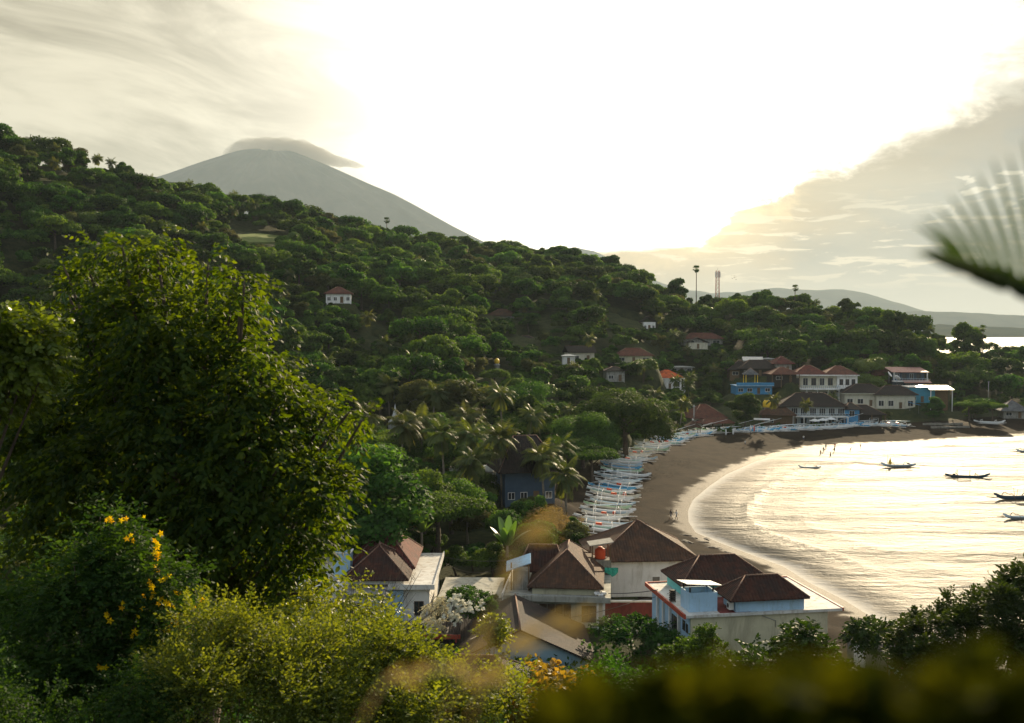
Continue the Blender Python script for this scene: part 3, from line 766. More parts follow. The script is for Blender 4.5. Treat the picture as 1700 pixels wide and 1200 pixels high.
def make_palm_protos():
    rs = np.random.RandomState(5)
    for i in range(3):
        V, F, t = frond_mesh(rs, 30, 4.1, 0.0, per=26, leafl=0.95, asp=0.07, droop=1.25, dead=7)
        PROTO['palmcrown%d' % i] = np_mesh('fronds', V, F, M['palm'], {'tint': t})
    # toddy palm: round head of stiff fans
    P = []; D = []; N = []; LL = []; Tn = []
    for f in range(46):
        d = Vector((rs.normal(), rs.normal(), rs.normal() + 0.25)).normalized()
        c = d * 1.15; a = d.cross(Vector((0, 0, 1))).normalized(); b = a.cross(d)
        P.append(d * .55); D.append(d); N.append(a); LL.append((1.2, .035)); Tn.append(0.8)
        for k in range(15):
            q = R(-100 + 200 * k / 14); dd = (d * math.cos(q) + a * math.sin(q)).normalized()
            P.append(c + dd * .36); D.append(dd); N.append(b); LL.append((0.78, 0.075)); Tn.append(rs.uniform(0, .5))
    V, F, t = leaf_faces(*(np.array([tuple(q) for q in a]) for a in (P, D, N)), np.array(LL)[:, 0], np.array(LL)[:, 1], np.array(Tn))
    PROTO['toddy'] = np_mesh('fronds', V, F, M['wood'], {'tint': t})
    # banana plant
    V = []; F = []; t = []
    for f in range(9):
        az = f * 2.4; e = R(rs.uniform(50, 80)); d = Vector((math.cos(az) * math.cos(e), math.sin(az) * math.cos(e), math.sin(e))); s0 = Vector((-math.sin(az), math.cos(az), 0))
        p = Vector((0, 0, 0.9)); L = rs.uniform(1.7, 2.5)
        for k in range(11):
            q = k / 10; w = 0.30 * math.sin(math.pi * min(1, q * .93 + .05)) ** .6 * (q > .12) + 0.02
            n = s0.cross(d)
            V += [tuple(p - s0 * w + n * w * .25), tuple(p), tuple(p + s0 * w + n * w * .25)]; t += [0.4 + q * .3] * 3
            if k:
                b = len(V) - 6; F += [(b, b + 1, b + 4, b + 3), (b + 1, b + 2, b + 5, b + 4)]
            d = (d + Vector((0, 0, -0.10))).normalized(); p = p + d * L / 10
    PROTO['banana'] = np_mesh('leaves', V, F, M['banana'], {'tint': t}, True)
def palm(x, y, h, label, i=0, rz=0, lean=1.0, s=1.0, group='coconut palms'):
    t = thing('coconut_palm', label, 'palm tree', (x, y, gz(x, y)), rz, group)
    b = MB(); b.tube([(0, 0, -.5), (lean * .15, 0, h * .33), (lean * .55, 0, h * .7), (lean, 0, h)], [.24 * s, .17 * s, .14 * s, .12 * s], 8)
    b.build('trunk', M['palebark'], t)
    c = link('fronds', PROTO['palmcrown%d' % (i % 3)], t, (lean, 0, h)); c.rotation_euler = (0, 0, i * 1.7); c.scale = (s, s, s)
    n = MB()
    for k in range(5): n.lathe([(.02, -.13), (.1, -.07), (.12, 0), (.09, .08), (.02, .13)], (lean + .2 * math.cos(k * 1.3), .2 * math.sin(k * 1.3), h - .15), 6)
    n.build('coconuts', M['timber'], t)
    return t
def toddy(x, y, ztop, label, z0=None, s=1.0):
    z = gz(x, y) if z0 is None else z0; h = ztop - z - 1.0 * s
    t = thing('fan_palm', label, 'palm tree', (x, y, z), x, 'fan palms on the skyline')
    MB().tube([(0, 0, -.5), (.1, 0, h * .5), (0, 0, h)], [.26, .2, .17], 8).build('trunk', M['bark'], t)
    c = link('fronds', PROTO['toddy'], t, (0, 0, h)); c.scale = (s, s, s * .95)
    return t
def banana(x, y, s, label, rz=0, z=None):
    t = thing('banana_plant', label, 'banana plant', (x, y, gz(x, y) if z is None else z), rz, 'banana plants between the houses'); t.scale = (s, s, s)
    MB().tube([(0, 0, -.3), (0, 0, .5), (0, 0, 1.2)], [.14, .12, .08], 8).build('stem', M['palebark'], t)
    link('leaves', PROTO['banana'], t); return t

# ---------------------------------------------------------------- the large tree at the left and what grows around it
def sprays(rs, C, Rc, n_tw, leafL, leafW, per=9, droop=0.9, twig=0.55, shell=(0.55, 1.05)):
    """twigs of paired hanging leaves over the clump skins"""
    k = rs.choice(len(C), n_tw, p=Rc ** 2 / (Rc ** 2).sum())
    d = rand_dir(rs, n_tw); d[:, 2] = np.where(d[:, 2] < -0.5, -d[:, 2], d[:, 2])
    O = C[k] + d * (Rc[k] * rs.uniform(*shell, n_tw))[:, None]
    ax = unit(d * 0.8 + rand_dir(rs, n_tw) * 0.5 + np.array([0, 0, -droop * 0.35]))
    sd = unit(np.cross(ax, np.array([0, 0, 1.0]) + rand_dir(rs, n_tw) * 0.3))
    ct = rs.uniform(0, 1, n_tw)
    P = []; D = []; N = []; L = []; T_ = []
    for j in range(per):
        t = (j + 0.6) / per; sg = 1 if j % 2 else -1
        p = O + ax * (twig * t) + np.array([0, 0, -1.0]) * (twig * droop * 0.35 * t * t)
        dd = unit(ax * 0.7 + sd * sg * 0.8 + np.array([0, 0, -droop * 0.7]) + rand_dir(rs, n_tw) * 0.35)
        nn = unit(np.cross(dd, sd * sg) * sg + rand_dir(rs, n_tw) * 0.55 + np.array([0, 0, 0.3]))
        P.append(p); D.append(dd); N.append(nn); L.append(leafL * rs.uniform(0.65, 1.2, n_tw)); T_.append(np.clip(ct * .6 + rs.uniform(0, .45, n_tw), 0, 1))
    P, D, N = np.concatenate(P), np.concatenate(D), np.concatenate(N); L = np.concatenate(L)
    return leaf_faces(P, D, N, L, L * leafW, np.concatenate(T_), style=1), (O, ax)
def limb_mesh(name, base, C, r0, mat, hub, rs):
    b = MB(); base = Vector(base); hub = Vector(hub)
    b.tube([base - Vector((0, 0, 1)), base, base.lerp(hub, .5) + Vector((.2, .1, 0)), hub], [r0 * 1.5, r0 * 1.2, r0, r0 * .8], 10)
    for c in C:
        c = Vector(c); s = base.lerp(hub, rs.uniform(.55, 1.0)); m1 = s.lerp(c, .45) + Vector((rs.uniform(-.3, .3), rs.uniform(-.3, .3), rs.uniform(.1, .6)))
        b.tube([s, m1, c, c + (c - m1) * .04], [r0 * .45, r0 * .25, r0 * .09, .01], 6)
    return b.mesh(name, mat)
def big_tree():
    rs = np.random.RandomState(77)
    S = [(228, 436, 38, 27), (148, 448, 34, 28), (118, 500, 30, 27), (185, 500, 48, 26), (245, 500, 38, 28), (345, 446, 24, 26), (388, 468, 28, 25.5), (398, 512, 24, 25), (338, 512, 28, 27), (205, 420, 20, 26), (262, 432, 18, 26), (110, 452, 18, 27), (405, 478, 14, 25), (300, 540, 55, 27), (200, 560, 70, 26), (370, 560, 42, 26),
         (150, 580, 50, 28), (260, 620, 70, 25), (350, 620, 60, 25), (405, 620, 45, 25), (440, 600, 22, 24), (190, 660, 75, 26), (130, 690, 75, 27), (300, 700, 75, 24.5), (400, 690, 62, 24), (455, 680, 42, 24), (490, 720, 45, 24.5), (540, 690, 26, 25), (575, 690, 20, 25), (600, 700, 13, 25), (500, 680, 20, 25),
         (60, 740, 80, 27), (180, 770, 85, 25), (290, 790, 80, 24), (390, 780, 75, 23.5), (460, 780, 55, 23.5), (515, 800, 42, 24), (548, 825, 26, 24), (100, 840, 85, 26), (210, 860, 80, 25), (330, 870, 75, 24), (420, 860, 70, 23.5), (490, 870, 50, 23.5), (525, 900, 30, 24), (400, 930, 60, 24), (480, 940, 42, 24), (300, 940, 60, 25), (100, 920, 90, 27), (500, 985, 26, 24), (440, 1000, 40, 25)]
    C = np.array([tuple(aty(a, b, d)) for a, b, r, d in S]); Rc = np.array([r * d / 1700 * 0.86 for a, b, r, d in S])
    sm = np.array([tuple(aty(a, b, d)) for a, b, r, d in split_clumps(S, rs, 2)]); smr = np.array([r * d / 1700 * .55 for a, b, r, d in S for _ in range(2)])
    C2 = C.copy(); C2[:, 1] += rs.uniform(1.0, 3.2, len(C)); C2[:, 2] -= .2
    Rc = Rc * .76; Call = np.concatenate([C, C2, sm]); Rall = np.concatenate([Rc, Rc * .9, smr])
    base = Vector((-8.5, 26.8, gz(-8.5, 26.8)))
    t = thing('broadleaf_tree', 'huge dark drooping-leaved tree filling the left side in front of the hill', 'tree', base)
    (V, F, tn), (O, ax) = sprays(rs, Call, Rall, 6600, 0.19, 0.24, per=9, twig=0.80, shell=(.6, 1.3))
    me = np_mesh('crown', V - np.array(tuple(base)), F, M['near'], {'tint': tn}); link('crown', me, t)
    lm = limb_mesh('trunk', (0, 0, 0), [tuple(Vector(c) - base) for c in C], 0.34, M['bark'], (0.4, 0.3, 5.5), random.Random(3)); link('trunk', lm, t)
    # twig mesh: hanging bare stems and pods
    rr = random.Random(8); hm = MB().tube([(0, 0, 0), (.05, .05, -.5), (-.05, 0, -1)], [.016, .012, .006], 4).mesh('hanging_stem', M['bark'])
    for i in rr.sample(range(len(O)), 40):
        o = link('hanging_stem', hm, t, Vector(O[i]) - base); s_ = rr.uniform(.25, .6); o.scale = (1, 1, s_); o.rotation_euler = (rr.uniform(-.2, .2), rr.uniform(-.2, .2), rr.uniform(0, 6))
    # second tree cut by the left edge
    S = [(20, 560, 34, 22), (60, 560, 34, 22), (78, 600, 24, 22), (30, 610, 50, 22), (-30, 600, 50, 22), (10, 660, 50, 23), (-60, 660, 60, 22), (0, 535, 18, 21), (-40, 560, 30, 22)]
    C = np.array([tuple(aty(a, b, d)) for a, b, r, d in S]); Rc = np.array([r * d / 1700 for a, b, r, d in S])
    x, y = -12.6, 23.0; base = Vector((x, y, gz(x, y)))
    t = thing('broadleaf_tree', 'yellow-green leafy tree cut by the left edge beside the huge dark tree', 'tree', base)
    (V, F, tn), _ = sprays(rs, C, Rc, 1300, 0.15, 0.30, per=9, twig=0.45, droop=.6)
    link('crown', np_mesh('crown', V - np.array(tuple(base)), F, M['near2'], {'tint': tn}), t)
    link('trunk', limb_mesh('trunk', (0, 0, 0), [tuple(Vector(c) - base) for c in C], 0.16, M['bark'], (-.4, 0, 4.5), random.Random(5)), t)
M['near2'] = mat_leaf('fresh tree leaves', (0.04, 0.08, 0.012), (0.12, 0.18, 0.02), 0.45, 0.1, tcol=(2.2, 2.0, .25), rough=.4)

def split_clumps(S, rs, n=5):
    o = []
    for a, b, r, d in S:
        for k in range(n):
            q = rs.uniform(0, 6.28); u = r * rs.uniform(.3, 1.2); o.append((a + u * math.cos(q), b + u * math.sin(q) * .9 - r * .1, r * rs.uniform(.18, .55), d * (1 + rs.uniform(-.03, .05))))
    return o
def pinnate_shrub(label, S, base_xy, seed, leafL, mat, n_tw, flowers=None, name='flowering_shrub', aspect=0.2, twig=.35, per=11, droop=.5, cat='shrub', bark='bark', r0=.06, fmat='petal'):
    rs = np.random.RandomState(seed)
    S = split_clumps(S, rs)
    C = np.array([tuple(aty(a, b, d)) for a, b, r, d in S]); Rc = np.array([r * d / 1700 for a, b, r, d in S])
    x, y = base_xy; base = Vector((x, y, gz(x, y)))
    t = thing(name, label, cat, base)
    (V, F, tn), _ = sprays(rs, C, Rc, n_tw, leafL, aspect, per=per, twig=twig, droop=droop)
    link('leaves', np_mesh('leaves', V - np.array(tuple(base)), F, M[mat], {'tint': tn}), t)
    hub = Vector((float(C[:, 0].mean()), float(C[:, 1].mean()), float(base.z * .6 + C[:, 2].min() * .4))) - base
    link('stem', limb_mesh('stem', (0, 0, 0), [tuple(Vector(c) - base) for c in C[::3]], r0, M[bark], tuple(hub), random.Random(seed)), t)
    if flowers:
        q = MB()
        for k in range(5):
            an = k * 1.2566; e = .5; V3 = [(0, 0, 0), (math.cos(an - e) * .03, -.03, math.sin(an - e) * .03), (math.cos(an) * .055, -.035, math.sin(an) * .055), (math.cos(an + e) * .03, -.03, math.sin(an + e) * .03)]
            if k == 0: vs = [(0, 0, 0)]; fs = []
            m_ = len(vs); vs += V3[1:]; fs += [(0, m_, m_ + 1, m_ + 2)]
        q.add(vs, fs); fm = q.mesh('flower', M[fmat]); fr = random.Random(seed)
        for (a, b, d, n) in flowers:
            for k in range(n):
                o = link('flower', fm, t, aty(a, b, d) - base + Vector([fr.uniform(-.07, .07) for _ in range(3)]) * (d / 16.5)); o.rotation_euler = (fr.uniform(-.7, .7), fr.uniform(0, 6), fr.uniform(-.7, .7)); s_ = fr.uniform(.8, 1.2) * max(1, d / 40); o.scale = (s_, s_, s_)
    return t
# ================================================================ BUILDINGS
def hip_roof(root, x0, x1, y0, y1, z, rise, rl=None, axis='x', mat='tile_dark', th=0.12, inset=None, caps=True, name='roof', finial=False):
    """hipped roof over the eave rectangle; rl = ridge length along axis"""
    w, d = x1 - x0, y1 - y0; cx, cy = (x0 + x1) / 2, (y0 + y1) / 2
    if rl is None: rl = max(0.0, (w - d) if axis == 'x' else (d - w))
    h = rl / 2 + 0.02
    ra, rb = ((cx - h, cy), (cx + h, cy)) if axis == 'x' else ((cx, cy - h), (cx, cy + h))
    E = [(x0, y0), (x1, y0), (x1, y1), (x0, y1)]
    b = MB(); vs = [(*p, z) for p in E] + [(*p, z - th) for p in E] + [(*ra, z + rise), (*rb, z + rise)]
    if axis == 'x': fs = [(0, 1, 9, 8), (1, 2, 9), (2, 3, 8, 9), (3, 0, 8)]
    else: fs = [(0, 1, 8), (1, 2, 9, 8), (2, 3, 9), (3, 0, 8, 9)]
    # slight upward sweep of the eaves is left to the ridge caps; underside closes the body
    fs += [(4, 5, 1, 0), (5, 6, 2, 1), (6, 7, 3, 2), (7, 4, 0, 3), (7, 6, 5, 4)]
    b.add(vs, fs); r = b.build(name, M[mat], root)
    if caps:
        c = MB(); A = Vector((*ra, z + rise + .03)); B = Vector((*rb, z + rise + .03))
        if rl > 0.1: c.tube([A, B], .085, 6)
        prs = ((0, A), (1, B), (2, B), (3, A)) if axis == 'x' else ((0, A), (1, A), (2, B), (3, B))
        for k, q in prs: c.tube([Vector((*E[k], z + .03)), q], .075, 6)
        if finial: c.lathe([(.12, 0), (.10, .15), (.04, .3), (.07, .38), (.01, .5)], tuple(A), 8)
        c.build('ridge_cap', M['ridge'], r)
    return r
def gable_roof(root, x0, x1, y0, y1, z, rise, axis='y', mat='tile_dark', th=0.14, name='roof', caps=True):
    b = MB()
    if axis == 'y':
        cx = (x0 + x1) / 2; vs = [(x0, y0, z), (cx, y0, z + rise), (x1, y0, z), (x0, y1, z), (cx, y1, z + rise), (x1, y1, z)]; A, B = (cx, y0, z + rise + .03), (cx, y1, z + rise + .03)
    else:
        cy = (y0 + y1) / 2; vs = [(x0, y0, z), (x0, cy, z + rise), (x0, y1, z), (x1, y0, z), (x1, cy, z + rise), (x1, y1, z)]; A, B = (x0, cy, z + rise + .03), (x1, cy, z + rise + .03)
    lo = [(a, c, e - th) for a, c, e in vs]
    fs = [(0, 1, 4, 3), (1, 2, 5, 4), (9, 10, 7, 6), (10, 11, 8, 7), (0, 3, 9, 6), (2, 8, 11, 5), (0, 6, 7, 1), (1, 7, 8, 2), (3, 4, 10, 9), (4, 5, 11, 10)]
    b.add(vs + lo, fs if axis == 'y' else [tuple(reversed(f)) for f in fs]); r = b.build(name, M[mat], root)
    if caps: MB().tube([A, B], .08, 6).build('ridge_cap', M['ridge'], r)
    return r
def window(root, x, z, w, h, y=0.0, frame='white', pane='glass', nx=2, name='window', side=None):
    """window on a wall facing -y at depth y (or on the left wall, side='l')"""
    f = MB(); t = .06
    def bx(m, a0, a1, c0, c1, p0, p1):
        if side == 'l': m.box(y - p1, y - p0, a0, a1, c0, c1)
        else: m.box(a0, a1, y - p1, y - p0, c0, c1)
    bx(f, x - w / 2, x + w / 2, z + h - t, z + h, 0, .05); bx(f, x - w / 2, x + w / 2, z, z + t, 0, .07)
    for k in range(nx + 1):
        xx = x - w / 2 + t / 2 + (w - t) * k / nx; bx(f, xx - t / 2, xx + t / 2, z + t, z + h - t, 0, .05)
    fr = f.build(name, M[frame], root)
    p = MB(); bx(p, x - w / 2 + t * .5, x + w / 2 - t * .5, z + t * .5, z + h - t * .5, 0.0, .022); p.build('pane', M[pane], fr)
    return fr
def door(root, x, z, w, h, y=0.0, mat='timber'):
    d = MB().box(x - w / 2, x + w / 2, y - .06, y, z, z + h).build('door', M[mat], root)
    MB().box(x + w / 2 - .16, x + w / 2 - .1, y - .11, y - .063, z + h * .45, z + h * .55).build('handle', M['steel'], d)
def house(label, name='house', cat='house', at=(0, 0, 0), rz=0.0, group=None):
    return thing(name, label, cat, at, R(rz), group)
def villa(label, px, pyb, Y, w, d, h, rise, rot=0, wall='cream', roof='tile_dark', over=0.7, wins=3, rl=None, axis='x', eave=None, posts=0, fz=None, low=2.0, storeys=1, gable=None, name='house', cat='house', wh=1.2, caps=True, pane='glass', band=None, frame='white'):
    """one far house: wall body, roof, windows, porch posts"""
    g = aty(px, pyb, Y); z = g.z if fz is None else fz
    t = house(label, name, cat, (g.x, Y, z), rot)
    PADS.append((g.x, Y + d / 2, max(w, d) * .62, z - .12))
    MB().box(-w / 2, w / 2, 0, d, -low, h).build('wall', M[wall], t)
    if eave: MB().box(-w / 2 - over, w / 2 + over, -over, d + over, h + .003, h + .25).build('eave_board', M[eave], t)
    zt = h + (.26 if eave else .02)
    if gable: gable_roof(t, -w / 2 - over, w / 2 + over, -over, d + over, zt + .1, rise, gable, roof, caps=caps)
    elif rise > 0: hip_roof(t, -w / 2 - over, w / 2 + over, -over, d + over, zt + .1, rise, rl, axis, roof, caps=caps)
    sh = h / storeys
    for s in range(storeys):
        for k in range(wins):
            x = -w / 2 + w * (k + .5) / wins
            if k == wins // 2 and s == 0: door(t, x, s * sh + .05, 1.0, min(2.1, sh - .4), -0.002)
            else: window(t, x, s * sh + .8, w / wins * .55, min(wh, sh - 1.2), -0.002, frame, pane)
        if band and s: MB().box(-w / 2 - .1, w / 2 + .1, -1.5, -.003, s * sh - .12, s * sh + .08).build('balcony', M[band], t)
    for k in range(posts):
        x = -w / 2 - over * .6 + (w + over * 1.2) * k / max(1, posts - 1)
        MB().box(x - .12, x + .12, -over * .85, -over * .85 + .24, -low, h).build('post', M['white' if eave else 'timber'], t)
    return t
def rail(root, x0, x1, y, z, n, mat='white', h=.9, name='railing'):
    b = MB(); b.box(x0, x1, y - .03, y + .03, z + h - .07, z + h)
    for k in range(n + 1):
        x = x0 + (x1 - x0) * k / n; b.box(x - .03, x + .03, y - .025, y + .025, z, z + h - .07)
    return b.build(name, M[mat], root)

def near_houses():
    # ---- flat-decked house with the two hipped rooftop rooms
    t = house('white and beige flat-decked house with red deck edge and two brown hipped roofs', at=(15.9, 90.9, 0), rz=9.6)
    w, d = 14.7, 11.8
    MB().box(.25, w - 1.3, .25, d - .3, 1.0, 7.75).build('wall', M['beige'], t)
    MB().box(.10, .245, .5, d - .4, 1.0, 7.75).build('side_wall', M['ltblue'], t)
    for k in (2.9, 5.4, 7.4, 9.2):
        MB().box(-.12, .097, k - .14, k + .14, 1.0, 7.75).build('column', M['white'], t)
    window(t, 4.2, 4.6, 1.8, 2.2, .097, 'dark', side='l', nx=3); window(t, 1.7, 6.2, .7, .9, .097, 'dark', side='l', nx=1); window(t, .85, 6.2, .5, .8, .097, 'dark', side='l', nx=1)
    MB().box(-.35, w, 0, d, 7.753, 8.0).build('roof_deck', M['slab'], t)
    e = MB(); e.box(-.52, -.353, -.1, d + .1, 7.72, 8.12); e.box(-.353, w, d + .003, d + .17, 7.72, 8.12); e.box(w + .003, w + .16, 0, d + .1, 7.75, 8.07)
    e.build('deck_edge', M['red'], t)
    MB().box(3.0, 5.9, .25, 5.5, 8.003, 8.012).build('rust_stain_floor', M['redwall'], t)
    MB().box(4.5, 11.1, .32, 3.3, 8.004, 9.12).build('rooftop_room_wall', M['ltblue'], t)
    hip_roof(t, 3.75, 11.4, -.25, 3.9, 9.2, 1.72, 3.1, 'x', 'tile_dark')
    MB().box(1.6, 10.0, 6.3, 11.2, 8.004, 9.2).build('rooftop_room_wall', M['turq'], t)
    hip_roof(t, 1.1, 10.6, 5.5, 11.7, 9.25, 2.1, 3.6, 'x', 'tile_dark')
    a = MB(); a.box(3.95, 4.38, .5, 1.15, 8.2, 8.85); u = a.build('air_conditioner', M['white'], t)
    MB().tube([(3.94, .83, 8.53), (3.92, .83, 8.53)], .22, 12).build('fan_grille', M['black'], u)
    MB().tube([(7.0, .22, 7.6), (8.3, .2, 7.1), (8.3, .2, 6.5)], .03, 5).build('drain_pipe', M['steel'], t)
    # water tank enclosure on the deck
    c = thing('tank_enclosure', 'light blue box with a tilted sheet lid standing on the white roof deck', 'water tank', (15.9, 90.9, 8.0), R(9.6))
    b = MB(); b.box(.3, 3.0, 1.0, 1.12, .01, 1.75); b.box(.3, .42, 1.121, 3.3, .01, 1.75); b.box(2.88, 3.0, 1.121, 3.3, .01, 1.75); b.box(.421, 2.879, 3.18, 3.3, .01, 1.75); b.build('box', M['ltblue'], c)
    for x in (.5, 2.7):
        for y in (1.3, 3.0): MB().box(x - .06, x + .06, y - .06, y + .06, 1.753, 2.2).build('post', M['dark'], c)
    MB().obox((1.65, 2.1, 2.4), 3.3, 2.9, .05, Matrix.Rotation(R(4), 3, 'Y') @ Matrix.Rotation(R(-6), 3, 'X')).build('lid', M['metal'], c)
    b = thing('crate', 'dark slatted crate beside the light blue tank box on the roof deck', 'crate', (15.9, 90.9, 8.0), R(9.6))
    q = MB()
    for k in range(5): q.box(-.28, .22, 3.5 - .5 + 1.5, 4.9, .1 + k * .22, .24 + k * .22)
    for x in (-.28, .16):
        q.box(x, x + .06, 4.45, 4.497, .01, 1.2)
    q.build('slats', M['dark'], b)
    # ---- large white house behind it
    t = house('big plain white house with a wide brown pyramid roof, beside the beach', at=(15.3, 116.2, 0), rz=4.5)
    MB().box(-5.4, 5.7, 0, 10, 1.0, 7.15).build('wall', M['white'], t)
    hip_roof(t, -6.2, 6.3, -.7, 10.8, 7.25, 3.5, .3, 'x', 'tile_brown', finial=True)
    window(t, 1.2, 4.1, .95, 1.2, -.003, 'white', 'concrete', 1); window(t, 5.0, 4.9, 1.3, 1.9, -.003, 'white', 'concrete', 1)
    MB().box(5.703, 7.6, .2, 3.0, 6.5, 6.75).build('ledge', M['white'], t)
    # tank stand with the orange tank at its left
    c = thing('tank_stand', 'roofed timber stand holding an orange water tank between two brown roofs', 'water tank', (9.8, 113.0, 7.1), R(4))
    MB().box(-1.1, 1.1, -.9, .9, -5, 1.0).build('base', M['concrete'], c)
    for x in (-1, 1):
        for y in (-.8, .8): MB().box(x - .07, x + .07, y - .07, y + .07, 1.003, 2.75).build('post', M['timber'], c)
    MB().obox((0, 0, 2.85), 2.7, 2.4, .08, Matrix.Rotation(R(-8), 3, 'Y')).build('roof', M['grey'], c)
    b = MB(); b.lathe([(.02, 0), (.58, 0), (.61, .15), (.58, .3), (.61, .5), (.58, .7), (.61, .9), (.5, 1.1), (.25, 1.2), (.25, 1.3), (.02, 1.3)], (0, 0, 1.01), 14); b.build('tank', M['orange'], c)
    n = thing('netting', 'green netting hanging below the orange water tank stand', 'netting', (10.4, 112.0, 7.2))
    q = MB(); N_ = 8
    vs = [((i / N_ - .5) * 2.6, .1 * math.sin(i * 2.1 + j), -.25 * j * (1 + .35 * math.sin(i * 1.3)) + .1) for j in range(4) for i in range(N_ + 1)]
    vs += [(x, y + .06, z) for x, y, z in vs]; o = 4 * (N_ + 1)
    fs = [(j * (N_ + 1) + i, j * (N_ + 1) + i + 1, (j + 1) * (N_ + 1) + i + 1, (j + 1) * (N_ + 1) + i) for j in range(3) for i in range(N_)]
    q.add(vs, fs + [tuple(o + k for k in reversed(f)) for f in fs]); me = q.mesh('net', M['net']); link('net', me, n)
    # ---- beige house with the concrete slab terrace
    t = house('beige two-level house with a grey slab terrace and a bulky brown hipped roof', at=(-.9, 103.5, 0), rz=-5.8)
    MB().box(.6, 10.3, 1.3, 12.4, 1.0, 5.95).build('wall', M['cream'], t)
    MB().box(0, 10.9, 0, 13.1, 5.953, 6.5).build('slab', M['slabgrey'], t)
    e = MB(); e.box(-.15, -.003, -.05, 13.2, 5.9, 6.75); e.build('slab_edge', M['white'], t)
    MB().box(2.9, 9.4, .9, 12.0, 6.503, 7.25).build('upper_wall', M['beige'], t)
    hip_roof(t, 2.4, 10.2, .5, 12.9, 7.3, 3.1, 4.6, 'y', 'tile_brown')
    hip_roof(t, .9, 6.2, 4.6, 9.6, 7.9, 2.35, 3.0, 'x', 'tile_dark')
    for k in range(4): door(t, 4.0 + k * .82, 3.1, .78, 2.3, 1.297)
    window(t, 2.0, 4.2, 1.1, 1.1, 1.297, 'white', nx=1); window(t, 8.7, 3.6, 1.5, 1.7, 1.297, 'timber')
    for x in (9.6, 10.2): MB().box(x - .1, x + .1, .3, .5, 1.0, 5.95).build('column', M['white'], t)
    q = MB(); rr = random.Random(6)
    for k in range(14): q.obox((9.7 + rr.uniform(-.3, .8), .5 + rr.uniform(-.2, .9), 6.62 + rr.uniform(0, .25)), rr.uniform(.2, .5), rr.uniform(.2, .4), .2, Matrix.Rotation(rr.uniform(0, 3), 3, 'Z') @ Matrix.Rotation(rr.uniform(-.4, .4), 3, 'X'))
    o = thing('rubble', 'small heap of broken masonry on the slab corner of the beige house', 'rubble', (-.9, 103.5, 0), R(-5.8)); link('stones', q.mesh('stones', M['white']), o)
    c = thing('tank_shelter', 'grey rooftop box under a slanting light blue sheet on the slab terrace', 'water tank', (-.9, 103.5, 6.5), R(-5.8))
    MB().box(.75, 2.35, 2.2, 4.2, .01, 2.0).build('box', M['grey'], c)
    for x in (.62, 2.42): MB().box(x - .06, x + .06, 2.0, 2.12, .01, 2.9).build('post', M['timber'], c)
    MB().obox((1.3, 2.9, 2.75), 2.7, 2.3, .09, Matrix.Rotation(R(-20), 3, 'Y') @ Matrix.Rotation(R(14), 3, 'X')).build('sheet', M['ltblue'], c)
    h = MB(); h.tube([(.6, 1.9, 7.6), (.3, 1.6, 6.9), (.5, 1.2, 6.56), (1.8, .5, 6.55), (4.5, .2, 6.55), (10.4, .25, 6.55)], .04, 6)
    o = thing('hose', 'pale hose lying along the front edge of the grey slab terrace', 'hose', (-.9, 103.5, 0), R(-5.8)); link('tube', h.mesh('tube', M['metal']), o)
    # ---- left house with the white decks
    t = house('white and light blue house with white decks beside a steep dark red double roof', at=(-15.5, 104.9, 0), rz=0)
    MB().box(-7.0, 6.9, .8, 15.0, 1.0, 6.68).build('wall', M['white'], t)
    MB().box(1.2, 4.2, .5, .797, 1.0, 6.5).build('blue_panel', M['ltblue'], t)
    MB().box(2.6, 7.5, 0, 15.8, 6.7, 7.0).build('deck', M['slab'], t)
    MB().box(-7.4, 2.597, 4.2, 15.8, 6.7, 7.02).build('deck', M['slab'], t)
    e = MB(); e.box(7.35, 7.5, 0.15, 15.8, 7.003, 7.22); e.box(2.7, 7.5, 0, .147, 7.003, 7.22); e.build('deck_edge', M['slab'], t)
    MB().box(-1.6, 4.2, .9, 14.6, 7.03, 7.6).build('upper_wall', M['white'], t)
    hip_roof(t, -2.2, 4.8, .2, 9.4, 7.65, 2.75, 1.0, 'y', 'tile_dark', finial=True)
    hip_roof(t, -2.5, 5.0, 5.0, 15.4, 7.75, 3.6, 1.6, 'y', 'tile_red', finial=True)
    hip_roof(t, -2.6, 2.9, -.6, 4.6, 6.4, .5, 2, 'x', 'grey', caps=False, name='porch_roof')
    window(t, -1.0, 3.6, 1.3, 1.5, .797, 'timber'); window(t, 5.8, 3.8, 1.0, 1.5, .797, 'timber')
    c = thing('tank_enclosure', 'light blue open box on the left white deck beside the dark red double roof', 'water tank', tuple(atz(570, 955, 7.02)), 0)
    b = MB(); b.box(-.9, .9, -1, -.9, 0, 2.6); b.box(-.9, -.8, -.897, .9, 0, 2.6); b.box(.8, .9, -.897, .9, 0, 2.6); b.box(-.797, .797, .8, .9, 0, 2.6); b.build('box', M['ltblue'], c)
    r_ = MB(); r_.box(-1, 1, -1.1, -.9, 2.603, 2.7); r_.box(-1, -.8, -.897, 1, 2.603, 2.7); r_.box(.8, 1, -.897, 1, 2.603, 2.7); r_.build('rim', M['white'], c)
    # flat roof joining the two houses
    g = atz(780, 985, 5.6)
    t = house('low grey flat roof joining the red-roofed house and the beige slab house', name='outbuilding', cat='outbuilding', at=(-8.1, 106.5, 0), rz=-2)
    MB().box(.6, 6.6, .5, 8, 1, 5.2).build('wall', M['concrete'], t); MB().box(.3, 6.95, 0, 8.6, 5.203, 5.5).build('roof', M['slabgrey'], t)
    window(t, 3.4, 3.6, 1.6, 1.1, .497, 'timber')
    # ---- gabled house in the hollow
    t = house('low house with dark brown gabled roof and painted block gable wall facing the slope', at=(.3, 89.6, 3.0), rz=2)
    MB().box(-5.6, 6.5, .5, 11.0, -2, 1.0).build('wall', M['block'], t)
